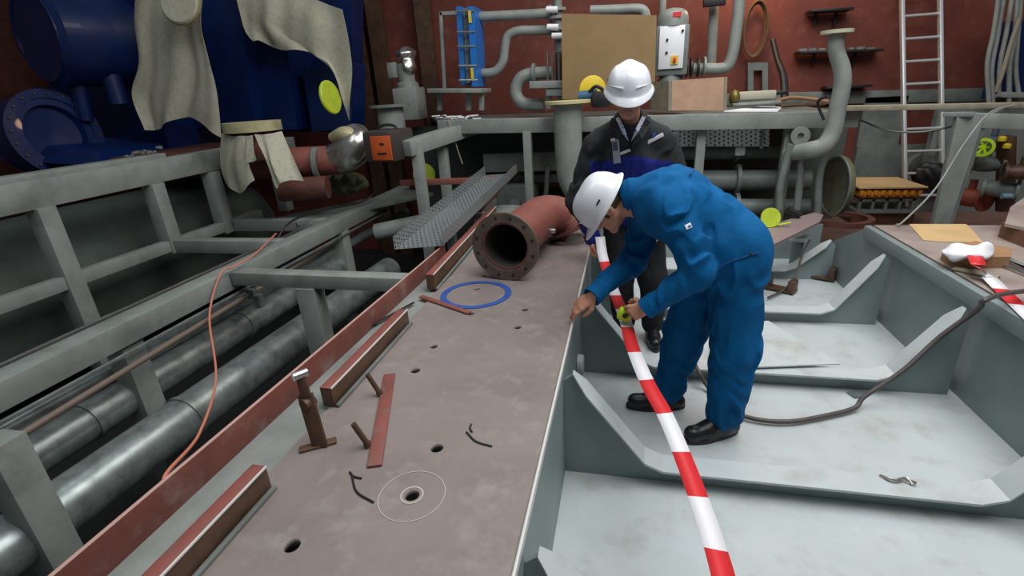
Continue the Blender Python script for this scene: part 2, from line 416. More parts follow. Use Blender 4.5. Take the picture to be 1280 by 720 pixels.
# ============================================================ BROWN PLATE with real holes
mb = MB(); mb.box(((XL-1.13)/2, 2.3, P-.012), (1.13+XL, 5.6, .024))
pl = mb.build('foundation_plate', platem, None, smooth=False)
tag(pl, 'long brown steel plate with round holes left of the pit', 'steel plate')
cut = MB(); HO = [(365, 682), (515, 619), (546, 560), (519, 463), (542, 433), (647, 409), (656, 387), (588, 392), (596, 361), (607, 345)]
for i, (a_, b_) in enumerate(HO):
    p = at(a_, b_, z=P); r_ = .023 if i < 4 else .021
    cut.tube(p+V(0, 0, -.05), p+V(0, 0, .05), r_, n=28)
co = cut.build('cut', darkm); md = pl.modifiers.new('b', 'BOOLEAN'); md.object = co; md.operation = 'DIFFERENCE'; md.solver = 'EXACT'
dg = bpy.context.evaluated_depsgraph_get(); me2 = bpy.data.meshes.new_from_object(pl.evaluated_get(dg)); pl.modifiers.clear(); pl.data = me2
while len(pl.data.materials) > 1: pl.data.materials.pop()
bpy.data.objects.remove(co)
p = at(515, 619, z=P)
mb = MB(); mb.ring(p+V(0, 0, .0005), (0, 0, 1), .103, .1, .001, 64); mb.ring(p+V(0, 0, .0005), (0, 0, 1), .036, .030, .001, 48); mb.build('chalk_ring', chalk, pl)
mb = MB()
for a_, b_ in (((583, 540), (615, 558)), ((440, 595), (467, 628)), ((437, 590), (452, 598)), ((589, 530), (590, 540))):
    A, B = at(*a_, z=P+.003), at(*b_, z=P+.003); mid = (A+B)/2+(B-A).cross(V(0, 0, 1))*.12
    mb.sweep([A, mid, B], .0035, 6, smooth=5)
tag(mb.build('wire_offcuts', blk), 'thin black wire offcuts scattered on the brown plate', 'wire', kind='stuff')
mb = MB(); mb.box((-1.235, 2.6, P-.03), (.21, 5.2, .03)); mb.box((-1.235, 2.6, P-.2), (.02, 5.2, .3))
tag(mb.build('plate_girder', steel), 'pale grey girder flange running beneath the left edge of the brown plate', 'girder')
tag(MB().beam((-1.345, -.2, .655), (-1.30, 3.35, .655), .012, .13).build('flat_bar', mat('primer_shade', (122, 68, 58), .55, 0, (106, 60, 52), 7, .05, 40, dirt=(136, 112, 104), dscale=6)), 'long red primed flat bar set on edge left of the brown plate', 'steel bar')

fb_ = bpy.data.objects['flat_bar']; MB().beam((-1.3455, -.2, .7215), (-1.3005, 3.35, .7215), .013, .003, bev=.0005).build('edge_highlight', mat('edge_pink', (190, 150, 138), .5), fb_)  # top edge highlight painted as a thin pale strip
def angle_bar(a, b, label, h=.085, w=.05):
    a, b = Vector(a), Vector(b)
    t = thing('edge_bar', label, 'steel bar', a, 'short bars along the plate edge')
    o = V(0, 0, h/2)
    MB().beam(a+o, b+o, w, h, bev=.003).build('bar', rust, t)
    MB().beam(a+V(w/2+.001, 0, h+.002), b+V(w/2+.001, 0, h+.002), .006, .007, bev=.001).build('edge_highlight', MATS['edge_bright'], t)  # pale strip stands in for the highlight along the bar edge
    MB().beam(a+V(0, 0, h+.002), b+V(0, 0, h+.002), w, .004, bev=.001).build('top_face', primer, t)['label'] = 'red primed top face'
    d = (b-a).normalized(); s_ = d.cross(V(0, 0, 1))
    MB().beam(a+s_*(w/2+.012)+V(0, 0, .008), b+s_*(w/2+.012)+V(0, 0, .008), .016, .014).build('weld_strip', steelD, t)
    return t
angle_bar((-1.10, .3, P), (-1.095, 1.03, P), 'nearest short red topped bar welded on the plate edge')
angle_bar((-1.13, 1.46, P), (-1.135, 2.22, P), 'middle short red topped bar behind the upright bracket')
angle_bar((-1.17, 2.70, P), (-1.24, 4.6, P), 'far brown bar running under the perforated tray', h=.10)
tag(MB().beam((-1.19, 2.58, P+.006), (-.82, 2.375, P+.006), .035, .012).build('steel_strip', primer), 'small red flat strip lying crosswise at the end of the far bar', 'steel bar')
mb = MB().beam((-1.31, 2.18, P+.003), (-1.2, 2.5, P+.003), .02, .006); tag(mb.build('steel_sliver', blk), 'thin black sliver of steel on the pale girder', 'scrap')

# upright bracket
t = thing('upright_bracket', 'upright brown lug bracket with hooked top standing on the brown plate', 'bracket', (-1.06, 1.25, P))
a0 = at(402, 562, z=P); a0.z = P
MB().beam(a0+V(-.075, -.02, .005), a0+V(.03, .05, .005), .035, .010).build('foot_plate', rust, t)
mb = MB(); b0 = a0+V(-.01, .01, .0)
mb.beam(b0, b0+V(-.035, .03, .20), .055, .014, up=(-.25, 1, 0)); mb.tube(b0+V(-.037, .010, .165), b0+V(-.025, .050, .165), .022, n=20)
mb.beam(b0+V(-.03, .025, .19), b0+V(-.045, .045, .275), .036, .012, up=(-.25, 1, 0)); mb.build('upright', rust, t)
MB().tube(b0+V(-.058, .02, .27), b0+V(-.03, .06, .27), .016, n=16).build('hook_pin', chrome, t)
# flat bar with two studs
t = thing('stud_strip', 'red flat strip with two upright studs lying on the brown plate', 'steel bar', (-.88, 1.42, P))
A, B = at(468, 583, z=P+.006), at(487, 468, z=P+.006)
MB().beam(A, B, .05, .010, bev=.004).build('strip', primer, t)
for a_, d_ in (((460, 556), V(-.03, -.01, .085)), ((475, 492), V(-.035, -.005, .085))):
    p = at(*a_, z=P+.010); mb = MB().tube(p, p+d_*1.1, .010, n=12); mb.tube(p, p+d_*.12, .014, n=6); mb.build('stud', rust, t)
# blue ring
p = at(595, 368, z=P); mb = MB(); mb.ring(p+V(0, 0, .001), (0, 0, 1), .215, .178, .004, 72)
tag(mb.build('gasket_ring', bgasket), 'flat blue gasket ring lying on the brown plate before the flanged pipe', 'gasket')

# flanged pipe elbow
S0 = V(-.73, 2.90, P+.222); ax = V(.13, .99, 0).normalized()
t = thing('flanged_elbow', 'large red primed flanged pipe elbow lying on the brown plate', 'pipe', (S0.x, S0.y, P))
mb = MB(); mb.lathe(S0-ax*.0, ax, [(0, .158), (0, .22), (.028, .22), (.028, .158)], 48, True); fo = mb.build('flange', mat('flange_steel', (92, 82, 74), .5, .35, (120, 104, 92), 12, .08, 50), t)
mb = MB(); sepbolts('bolt_hole', S0-ax*.002, ax, .19, 12, .012, .003, mat('hole_dark', (50, 38, 34), .8), fo); mb.bm.free()
E0 = S0+ax*.78
path = [S0+ax*.02, S0+ax*.3, S0+ax*.55, E0, E0+ax*.13+V(.05, 0, -.015), E0+ax*.2+V(.13, 0, -.06), E0+ax*.2+V(.22, 0, -.13)]
mb = MB(); pth = spline(path, 6); mb.sweep(pth, .155, 36, cap=False)
pb = mb.build('pipe_body', primer, t); md = pb.modifiers.new('s', 'SOLIDIFY'); md.thickness = .012; md.offset = -1; pb.data.materials.append(mat('bore_grey', (70, 66, 62), .6)); md.material_offset = 1
e = E0+ax*.18+V(.20, -.02, -.13)
mb = MB(); mb.ring(e, V(.38, -.15, -.9), .2, .14, .022, 44); mb.build('flange', primerD, t)
MB().tube(S0+ax*.5+V(.155, 0, -.03), S0+ax*.5+V(.19, 0, -.03), .018, n=12).build('boss', chrome, t)

# perforated cable tray
def tray(name, n0, n1, f0, f1, lip, m, label, cat, up=V(0, 0, 1)):
    me = bpy.data.meshes.new(name); bm = bmesh.new(); uvl = bm.loops.layers.uv.new('UVMap')
    prof0 = [n0+up*lip, n0, n1, n1+up*lip]; prof1 = [f0+up*lip, f0, f1, f1+up*lip]; a = [bm.verts.new(p) for p in prof0]; b = [bm.verts.new(p) for p in prof1]
    u = 0; L = (f0-n0).length
    for i in range(3):
        w_ = (prof0[i+1]-prof0[i]).length; f = bm.faces.new((a[i], a[i+1], b[i+1], b[i]))
        for lp, uv in zip(f.loops, ((u, 0), (u+w_, 0), (u+w_, L), (u, L))): lp[uvl].uv = uv
        u += w_
    bm.to_mesh(me); bm.free(); me.materials.append(m); o = link(name, me); md = o.modifiers.new('s', 'SOLIDIFY'); md.thickness = .0015
    return tag(o, label, cat)
n0 = V(-1.60, 3.14, .745); n1 = V(-1.27, 3.24, .745); f0 = at(607, 219, y=5.1); f1 = at(633, 219, y=5.1)
dd_ = (n1-n0); f1 = f0+dd_*.95; f1.z = f0.z
tray('cable_tray', n0, n1, f0, f1, .095, perf, 'galvanised perforated cable tray resting across the left steel bars', 'cable tray')
tag(MB().beam((-2.35, 4.97, .905), (-1.3, 5.03, .905), .05, .06).build('cross_bar', primer), 'red primed bar crossing behind the perforated tray', 'steel bar')
mb = MB().beam((-1.36, 4.5, .72), (-1.22, 5.6, .93), .05, .07); mb.beam((-1.25, 5.3, .55), (-1.25, 5.3, .9), .04, .04)
tag(mb.build('sloping_bar', primer), 'red primed bar sloping beside the right side of the perforated tray', 'steel bar')

# ============================================================ LEFT STEEL FOUNDATION
MID = V(-2.9, 0, P)
t = thing('pipe_foundation', 'grey welded steel foundation frame left of the red flat bar', 'steel frame', (-2.9, 3, -.8))
mb = MB(); mb.beam((-2.9, .2, P-.07), (-2.98, 6.4, P-.07), .16, .14); mb.build('long_beam', steel, t)
mb = MB(); mb.beam((-2.84, 2.98, P-.05), (-1.40, 2.94, P-.05), .12, .10); mb.build('cross_beam', steel, t)
for y_ in (3.78, 4.55): MB().beam((-4.15, y_, P-.06), (-3.02, y_, P-.06), .12, .12).build('cross_beam', steel, t)
for (x_, y_) in ((-2.22, 2.95), (-2.62, 1.22), (-2.95, 2.1), (-2.95, 4.6)):
    MB().beam((x_, y_, -.8), (x_, y_, P-.10 if x_ > -2.5 else P-.14), .14, .14, up=(0, 1, 0)).build('post', steel, t)
MB().beam((-3.14, .8, P-.05), (-3.2, 5.5, P-.05), .03, .03).build('edge_rail', chrome, t); MB().beam((-2.80, .8, P-.17), (-2.88, 5.5, P-.17), .02, .02).build('edge_rail', galv, t)
t = thing('engine_gallery_frame', 'grey steel frame in front of the blue engine at the far left', 'steel frame', (-4.25, 3, -.8))
MB().beam((-4.25, 1.2, 1.235), (-4.25, 5.9, 1.265), .14, .20).build('top_rail', steel, t)
MB().beam((-4.31, 1.0, 1.36), (-4.31, 4.0, 1.37), .16, .05).build('cap_rail', steel, t)
MB().beam((-4.22, 1.2, .57), (-4.22, 5.0, .57), .10, .10).build('lower_rail', steel, t)
for y_ in (2.80, 3.76, 4.45, 5.5): MB().beam((-4.22, y_, -.3 if y_ < 3 else .5), (-4.22, y_, 1.15), .13, .13, up=(0, 1, 0)).build('post', steel, t)
# far low grey shelf pieces behind the foundation
mb = MB(); mb.beam((-3.55, 4.6, P-.04), (-2.6, 6.1, P-.04), .5, .04)
tag(mb.build('walkway_plate', steelD), 'grey walkway plate under the canvas bag', 'plate')
# big dark hull plate behind posts
mb = MB(); mb.lathe((-5.3, 1.5, .2), (0, 1, 0), [(0, .75), (4.2, .75)], 40); tag(mb.build('shaft_casing', mat('dark_green_grey', (74, 84, 78), .6, 0, (58, 66, 60), 2)), 'large dark grey green casing behind the left steel frame', 'casing')

# pipes
def longpipe(x0, y0, x1, y1, z, r, m, label, name='long_pipe', hoop=()):
    t = thing(name, label, 'pipe', (x0, y0, z-r)); MB().tube((x0, y0, z), (x1, y1, z), r, n=32).build('pipe', m, t)
    for h_ in hoop:
        q = V(x0, y0, z).lerp(V(x1, y1, z), h_); MB().tube(q-V(0, .015, 0), q+V(0, .015, 0), r+.01, n=32).build('hoop', m, t)
    return t
longpipe(-3.03, .6, -3.02, 4.6, .10, .115, galv, 'bright galvanised pipe, upper of the two beneath the left frame', hoop=(.3, .62))
longpipe(-2.74, .6, -2.60, 4.9, -.06, .14, galv, 'thickest galvanised pipe, lowest beneath the left frame', hoop=(.35,))
longpipe(-2.64, .5, -3.04, 5.9, .40, .018, mat('rod_brown', (112, 98, 86), .5), 'thin brown rod running under the left grey beam', 'long_rod')
longpipe(-3.15, 1.0, -3.0, 6.4, .25, .06, galv, 'dark galvanised pipe farthest under the left grey beam')
for (k, (x_, z_, r_, lab)) in enumerate(((-2.0, .30, .10, 'white grey pipe end protruding beside the perforated tray'), (-2.3, -.35, .12, 'dark pipe deep below the thick galvanised pipe'))):
    if k == 0: tag(MB().tube(at(470, 290, y=5.0), at(575, 268, y=5.2), .09, n=28).build('long_pipe', steel), lab, 'pipe')
    else: longpipe(-1.95, .8, -1.9, 6, -.45, .12, steelD, lab)
# clamp on rod
mb = MB(); p = V(-2.82, 3.05, .40); mb.box(p, (.07, .05, .08), bev=.01); mb.box(p+V(.05, 0, -.06), (.05, .06, .1), bev=.01)
tag(mb.build('pipe_clamp', steelD), 'grey clamp gripping the thin brown rod', 'clamp')
# orange cord
pts = [at(345, 292, z=.66), at(318, 318, z=.66), at(292, 333, z=.66), at(276, 342, z=.65), V(-2.74, 2.55, .45), at(270, 470, x=-2.25), at(250, 540, x=-1.8), at(205, 598, x=-1.37), V(-1.36, 1.0, .60), V(-1.355, .6, .55)]
tag(MB().sweep(pts, .0065, 8, smooth=8).build('orange_cord', cordm), 'thin orange cord hanging over the left grey beam', 'cord')
pts = [V(-2.75, 5.4, .95), V(-2.9, 5.2, .69), V(-3.15, 4.5, .70), V(-3.1, 3.9, .66), V(-3.2, 3.6, .2)]
tag(MB().sweep(pts, .01, 8, smooth=8).build('black_cable', blk), 'black cable looping over the left foundation frame', 'cable')
# ============================================================ BLUE ENGINE
t = thing('marine_engine', 'large dark blue engine filling the upper left corner behind the canvas sheets', 'engine', (-5.2, 5, -.3))
def slab(poly, y, dep, name, m):
    MB().prism([at(a, b, y=y) for a, b in poly], (0, dep, 0)).build(name, m, t, smooth=False)
slab([(245, -30), (296, -30), (318, 160), (272, 160)], 5.9, .7, 'column', blue)
slab([(300, 0), (352, 0), (371, 162), (326, 162)], 6.1, .6, 'column', blue)
slab([(296, -30), (440, -30), (440, 165), (300, 165)], 6.6, .3, 'crankcase', blue)
slab([(378, 88), (440, 78), (440, 160), (390, 165)], 6.2, .35, 'lower_casing', blue)
slab([(120, -30), (165, -30), (215, 205), (150, 205)], 5.3, .5, 'column', blue)
slab([(60, -30), (300, -30), (330, 175), (60, 205)], 6.75, .25, 'crankcase', blue)
slab([(160, -30), (200, -30), (240, 160), (205, 170)], 5.9, .5, 'column', blue)
q = at(45, 45, y=4.6)
mb = MB(); mb.lathe(q, (.25, 1, 0), [(0, .02), (0, .44), (.05, .5), (.9, .5), (.95, .4)], 40); mb.build('drum', blue, t)
mb = MB(); mb.ring(q+V(0, -.01, 0), (.25, 1, 0), .44, .40, .03, 40); mb.build('drum_cover', blue, t)
q2 = at(48, 172, y=4.5)
mb = MB(); mb.lathe(q2, (1, -.1, .1), [(0, .43), (.3, .43), (.33, .40), (.33, .30), (.25, .28), (.22, .02)], 44); sh = mb.build('shroud', blue, t)
mb = MB(); mb.ring(q2+V(1, -.1, .1).normalized()*.33, V(1, -.1, .1), .46, .37, .02, 44); rim = mb.build('shroud_rim', blue, t)
sepbolts('bolt', q2+V(1, -.1, .1).normalized()*.35, V(1, -.1, .1), .415, 20, .012, .018, mat('brass', (90, 84, 60), .4, .6), rim)
mb = MB(); mb.prism([at(0, 200, y=4.2), at(125, 208, y=4.2), at(125, 190, y=4.4), at(0, 175, y=4.4)], (0, .8, 0)); mb.build('bed', blue, t)
mb = MB(); mb.tube(at(100, -20, y=5), at(150, 130, y=5), .10, n=24); mb.tube(at(88, 60, y=4.8), at(108, 150, y=4.8), .07, n=24); mb.build('manifold_pipe', blue, t)
# red-brown deck piece and bits on the rail
tag(MB().box((-5.0, 5.2, 1.30), (1.1, 1.6, .06)).build('seating_plate', primerD), 'dark red seating plate below the first canvas sheet', 'plate')
mb = MB(); 
for k in range(14): 
    p = at(158+k*3.2, 196-k*.8+random.uniform(-3, 3), x=-4.3); mb.sphere(p, .018+.02*random.random(), 6, (1, .7, .6))
tag(mb.build('foil_scraps', foilm), 'crumpled foil scraps on the grey rail below the first canvas sheet', 'scraps', kind='stuff')

# canvas sheets
def cl(name, y, rows, label, **k):
    rr = [[at(a, b, y=(y+(c[0] if c else 0))) for a, b, *c in r] for r in rows]
    return tag(cloth(name, rr, canvas, **k), label, 'sheet')
cl('canvas_sheet', 5.0, [[(172, -30), (200, -30), (230, -30), (256, -20)], [(168, 25), (195, 30), (228, 35), (252, 30)], [(176, 80), (200, 85), (238, 80), (263, 75)], [(170, 120), (198, 125), (240, 115), (272, 112)], [(184, 163), (202, 160), (236, 146), (276, 172)]],
   'long off white canvas sheet hanging at the left beneath the round cover', amp=.035, nf=2.2, seed=1)
t = thing('round_cover', 'round pale cover disc over the hanging canvas sheet', 'cover', at(222, 5, y=4.8))
c_ = at(226, 4, y=4.78); mb = MB(); mb.lathe(c_, (.1, -1, .25), [(0, .20), (.02, .2), (.035, .185)], 44); mb.build('disc', canvas, t)
mb = MB(); mb.ring(c_-V(.1, -1, .25)*.01, (.1, -1, .25), .208, .19, .02, 44); mb.build('rim', mat('wood_edge', (150, 140, 92), .8), t)
cl('canvas_sheet', 5.75, [[(292, -25), (330, -30, .1), (375, -8, .1), (428, 12)], [(300, 15), (335, 12), (380, 22), (436, 50)], [(306, 38), (338, 32), (385, 62), (440, 90)], [(318, 52), (345, 48), (402, 70), (436, 130)], [(322, 50), (352, 62), (412, 76), (434, 150)]],
   'wide off white canvas sheet draped over the blue engine beside the lime disc', amp=.04, nf=2.6, seed=4)
c_ = at(412, 122, y=5.55)
tag(MB().lathe(c_, V(1, -.05, .1), [(0, .185), (.02, .185), (.03, .175)], 40).build('flange_cover', lime), 'lime green oval flange cover under the draped canvas sheet', 'cover')
# small draped flange table at (315,160)
t = thing('covered_flange', 'flange with pale wooden lid and hanging canvas strips beside the left rail', 'flange', at(315, 200, y=4.5))
c_ = at(316, 160, y=4.5); MB().lathe(c_, (0, 0, 1), [(-.03, .27), (.06, .27)], 40).build('lid', mat('lid_wood', (178, 170, 130), .8, 0, (150, 144, 108), 8), t)
MB().tube(c_-V(0, 0, .30), c_, .17, n=30).build('pipe_stub', primerD, t)
def strip(rows, **k): 
    return cloth('canvas_strip', [[at(a, b, y=4.5+dy) for a, b, dy in r] for r in rows], canvas, t, res=(12, 14), **k)
strip([[(277, 166, -.1), (290, 170, -.22), (304, 170, -.26)], [(276, 200, -.14), (290, 205, -.26), (308, 195, -.3)], [(282, 228, -.14), (300, 242, -.26), (318, 225, -.3)]], amp=.02, nf=1.5, seed=2)
strip([[(318, 168, -.27), (332, 168, -.24), (352, 164, -.12)], [(330, 195, -.3), (342, 200, -.28), (362, 188, -.14)], [(345, 236, -.32), (358, 226, -.28), (382, 226, -.16)]], amp=.02, nf=1.5, seed=5)
strip([[(304, 170, -.27), (310, 170, -.27), (316, 169, -.27)], [(305, 190, -.29), (311, 190, -.29), (317, 188, -.28)], [(306, 200, -.29), (312, 203, -.29), (320, 200, -.28)]], amp=.01, nf=1, seed=6)
# red pipe with foil elbow, canvas bag
t = thing('foil_wrapped_pipe', 'red primed pipe with a shiny foil wrapped elbow beside the welding machine', 'pipe', at(380, 215, y=4.9))
MB().tube(at(318, 205, y=4.75), at(425, 200, y=5.0), .155, n=32).build('pipe', primer, t)
q = at(395, 205, y=4.88); d_ = (at(425, 200, y=5.0)-at(318, 205, y=4.75)).normalized(); MB().ring(q, d_, .175, .15, .05).build('band', steelD, t)
mb = MB(); mb.sweep([at(418, 200, y=5.0), at(435, 192, y=5.0), at(446, 180, y=5.02), at(443, 168, y=5.1)], [.165, .18, .18, .15], 24, smooth=5); mb.build('foil_elbow', foilm, t)
mb = MB(); mb.sweep([at(415, 172, y=5.0), at(432, 168, y=4.95), at(452, 176, y=5.0), at(463, 190, y=5.1)], [.05, .085, .08, .03], 14, smooth=5); mb.build('torn_wrap', mat('pale_foil', (190, 180, 140), .45, .3), t)
mb = MB(); mb.lathe(at(350, 238, y=4.6), (1, .3, 0), [(0, .12), (.5, .12)], 24); tag(mb.build('pipe_stub', primerD), 'dark red pipe stub lying below the canvas strips', 'pipe')
s = SDF(at(434, 232, y=5.3)-V(.45, .4, .25), at(434, 232, y=5.3)+V(.45, .4, .3), .012); c_ = at(434, 230, y=5.3)
s.ell(c_, (.24, .17, .11), k=.05, wr=.016); s.ell(c_+V(.1, -.05, .05), (.14, .12, .08), k=.02, wr=.016); s.ell(c_+V(-.13, -.02, .03), (.13, .1, .09), k=.02, wr=.016)
tag(s.mesh('canvas_bag', olive), 'crumpled olive canvas bag on the left frame below the foil elbow', 'bag')
# welding machine
c_ = at(487, 181, y=4.85); R_ = Matrix.Rotation(math.radians(-8), 3, 'Z')
t = thing('welding_machine', 'small welding machine with orange side panel on the left bench end', 'welding machine', c_-V(0, 0, .15))
MB().box(c_, (.34, .42, .30), R_, .03).build('casing', mat('dark_casing', (62, 56, 54), .5), t)
MB().box(c_+R_@V(.045, -.216, -.01), (.23, .012, .23), R_, .004).build('side_panel', orange, t)
mb = MB(); mb.box(c_+R_@V(.06, -.224, .03), (.05, .004, .02), R_); mb.box(c_+R_@V(.05, -.224, -.06), (.10, .004, .018), R_); mb.build('marking', blk, t)
mb = MB(); mb.sweep([c_+V(-.1, 0, .12), c_+V(-.09, 0, .175), c_+V(0, 0, .195), c_+V(.09, 0, .175), c_+V(.1, 0, .12)], .014, 10, smooth=4); mb.build('handle', blk, t)

# ============================================================ REAR BENCH (grey platform, top about 1.43 m)
ZB = 1.43
t = thing('bench_platform', 'long grey steel platform behind the two men', 'platform', (0, 5.7, 0))
mb = MB(); mb.beam((-2.1, 5.66, 1.415), (2.15, 5.6, 1.315), .12, .15, bev=.006); mb.build('front_beam', steel, t)
mb = MB(); mb.prism([(-3.1, 7.98, 1.41), (2.2, 7.98, 1.33), (2.2, 5.66, 1.33), (-2.1, 5.7, 1.44)], (0, 0, .03)); mb.build('top_plate', steelD, t)
MB().beam(at(506, 186, y=4.8), at(600, 156, y=6.1), .16, .15).build('side_beam', steel, t)
for (a_, y_) in ((521, 4.9), (553, 5.45), (660, 5.62)):
    p = at(a_, 185, y=y_); MB().beam((p.x, y_, -.2), (p.x, y_, ZB-.1), .10 if a_ < 600 else .09, .10, up=(0, 1, 0)).build('post', steel, t)
for x_ in (.76, 1.60): MB().beam((x_, 5.7, 0), (x_, 5.7, 1.26), .09, .10, up=(0, 1, 0)).build('post', steel, t)
mb = MB(); mb.beam((-1.7, 6.0, .95), (-.75, 6.0, .95), .05, .22); mb.beam((-2.0, 6.3, .7), (-.6, 6.3, .7), .05, .1); mb.build('lower_shelf', steelD, t)
tray('perforated_guard', at(842, 183, y=5.85), at(842, 162, y=5.85), at(962, 183, y=5.85), at(962, 162, y=5.85), .03, perf2, 'pale perforated strip fixed below the front edge of the platform', 'guard', V(0, 1, 0))
tag(MB().box(at(953, 172, y=5.83), (.03, .02, .22)).build('strap', steel), 'grey strap crossing the perforated strip', 'strap')
# dark clutter beneath the platform: horizontal pipes
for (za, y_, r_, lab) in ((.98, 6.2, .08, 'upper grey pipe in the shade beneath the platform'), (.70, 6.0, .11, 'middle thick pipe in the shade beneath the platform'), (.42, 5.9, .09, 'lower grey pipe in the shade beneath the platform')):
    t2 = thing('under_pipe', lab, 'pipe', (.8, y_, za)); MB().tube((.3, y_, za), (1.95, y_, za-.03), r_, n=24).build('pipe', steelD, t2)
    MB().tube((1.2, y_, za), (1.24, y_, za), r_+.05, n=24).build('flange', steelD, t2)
tag(MB().box(at(925, 189, y=5.95), (.10, .05, .09), bev=.01).build('junction_box', whitep), 'small white junction box beneath the perforated strip', 'box')
for a_, b_, lab in ((-2.0, .6, 'upper rusty pipe crossing behind the left platform posts'), (-1.9, .25, 'lower rusty pipe crossing behind the left platform posts')):
    tag(MB().tube((a_, 6.6, b_), (.2, 6.6, b_), .08, n=20).build('under_pipe', rust if b_ > .5 else steelD), lab, 'pipe')
tag(MB().box((-.2, 7.0, .5), (5.6, .06, 1.7)).build('dim_backing', mat('dim_grey', (74, 80, 76), .8)), 'added backing panel toned like the dim space under the platform', 'panel')  # added backing; its colour carries the dim ambience under the platform
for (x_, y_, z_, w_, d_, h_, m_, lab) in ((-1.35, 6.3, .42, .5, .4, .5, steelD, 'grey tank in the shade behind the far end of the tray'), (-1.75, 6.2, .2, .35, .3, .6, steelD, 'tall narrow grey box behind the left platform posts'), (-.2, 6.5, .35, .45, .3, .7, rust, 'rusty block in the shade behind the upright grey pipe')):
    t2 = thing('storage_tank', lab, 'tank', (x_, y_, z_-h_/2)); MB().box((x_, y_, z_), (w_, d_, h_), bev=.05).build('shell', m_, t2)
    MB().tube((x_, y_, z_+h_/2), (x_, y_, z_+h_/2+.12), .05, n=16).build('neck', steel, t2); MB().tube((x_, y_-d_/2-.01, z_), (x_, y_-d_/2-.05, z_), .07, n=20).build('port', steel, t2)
tag(MB().sweep([(-2.25, 6.1, .1), (-1.9, 6.0, .35), (-1.5, 5.9, .28), (-1.0, 5.9, .40), (-.9, 5.95, .9)], .03, 12, smooth=6).build('bent_pipe', steelD), 'thin bent grey pipe under the platform behind the tray', 'pipe')
# tall pipe with yellow flange lid at (715,126)
t = thing('standing_pipe', 'thick grey pipe standing upright with pale yellow lid left of the man in black', 'pipe', (-.57, 5.35, 0))
MB().sweep([(-.60, 5.42, 1.60), (-.60, 5.42, 1.3), (-.58, 5.42, .9), (-.50, 5.42, .7), (-.36, 5.42, .55)], .145, 30, smooth=6).build('pipe', steel, t)
MB().lathe((-.60, 5.42, 1.60), (0, 0, 1), [(0, .235), (.028, .235)], 40).build('lid', mat('lid_yellow', (190, 184, 130), .7), t)
# grinder / yellow wheel tool
t = thing('cut_off_saw', 'blue and black power saw with yellow disc guard on the platform', 'power tool', at(735, 125, y=5.75))
c_ = at(740, 112, y=5.75); mb = MB(); mb.lathe(c_, (.25, -1, 0), [(0, .14), (.03, .14), (.035, .13)], 36); mb.build('disc_guard', yellowm, t)
MB().tube(c_+V(-.14, -.08, -.06), c_+V(.06, -.08, -.05), .05, .06, n=20).build('motor', mat('tool_blue', (50, 90, 120), .5), t)
mb = MB(); mb.box(c_+V(.10, -.10, -.10), (.2, .12, .16), bev=.03); mb.build('body', blk, t)
mb = MB(); mb.sweep([c_+V(-.02, -.12, -.02), c_+V(.06, -.16, .03), c_+V(.16, -.14, -.04)], .018, 10, smooth=5); mb.build('handle', blk, t)
# hardboard sheet
tag(MB().prism([at(702, 17, y=6.25), at(821, 19, y=6.25), at(818, 122, y=6.05), at(703, 124, y=6.05)], (0, .015, 0)).build('hardboard_sheet', ply, None, smooth=False), 'brown hardboard sheet leaning upright on the platform behind the man in black', 'board')
# heat exchanger
t = thing('plate_heat_exchanger', 'narrow upright blue plate heat exchanger on a small grey stand', 'heat exchanger', at(583, 115, y=6.6))
def ub(a, b, c, d, y, dep, nm, m, par=None): return MB().prism([at(a, b, y=y), at(c, b, y=y), at(c+4, d, y=y), at(a+6, d, y=y)], (0, dep, 0)).build(nm, m, par or t, smooth=False)
ub(570, 8, 577, 106, 6.55, .35, 'end_plate', blue2); ub(577, 10, 584, 104, 6.6, .28, 'plate_pack', steelD); ub(584, 8, 593, 108, 6.5, .4, 'end_plate', blue2)
for b_ in (14, 40, 58, 82, 100): MB().tube(at(569+b_*.05, b_, y=6.5), at(592+b_*.05, b_, y=6.5), .012, n=8).build('tie_rod', chrome, t)
for b_ in (21, 92): MB().box(at(586.5+b_*.04, b_, y=6.485), (.035, .006, .13)).build('warning_label', yellowm, t)
t = thing('exchanger_stand', 'small grey angle stand under the blue heat exchanger', 'stand', at(578, 135, y=6.5))
MB().beam(at(543, 113, y=6.5), at(608, 113, y=6.5), .5, .05).build('top', steel, t)
for a_ in (550, 586, 602): MB().beam(at(a_, 138, y=6.5), at(a_, 115, y=6.5), .06, .06, up=(0, 1, 0)).build('leg', steel, t)
mb = MB(); mb.beam(at(551, 15, y=6.75), at(556, 112, y=6.75), .04, .04, up=(0, 1, 0)); mb.beam(at(550, 17, y=6.75), at(575, 16, y=6.75), .04, .04)
tag(mb.build('angle_frame', steel), 'thin grey angle iron frame left of the blue heat exchanger', 'frame')
# pump in foil
t = thing('foil_wrapped_pump', 'grey pump topped with crumpled silver foil on the far left of the platform', 'pump', at(510, 140, y=6.8))
c_ = at(512, 122, y=6.8); MB().box(c_-V(0, 0, .08), (.34, .34, .41), bev=.02).build('base', steel, t); MB().lathe(at(510, 110, y=6.8), (0, 0, 1), [(0, .15), (.05, .15), (.08, .11), (.3, .11)], 28).build('casing', steel, t)
MB().box(at(492, 88, y=6.75), (.12, .15, .19), bev=.01).build('terminal_box', steel, t)
s = SDF(at(510, 80, y=6.8)-V(.25, .25, .35), at(510, 80, y=6.8)+V(.25, .25, .3), .009); c_ = at(508, 68, y=6.8)
s.ell(c_, (.13, .13, .09), k=.04, wr=.007); s.ell(c_+V(.02, -.04, -.15), (.10, .10, .13), k=.03, wr=.008); s.mesh('foil_wrap', foilm, t)
t = thing('flanged_stub', 'short grey flanged pipe stub standing behind the welding machine', 'pipe', at(487, 155, y=5.9))
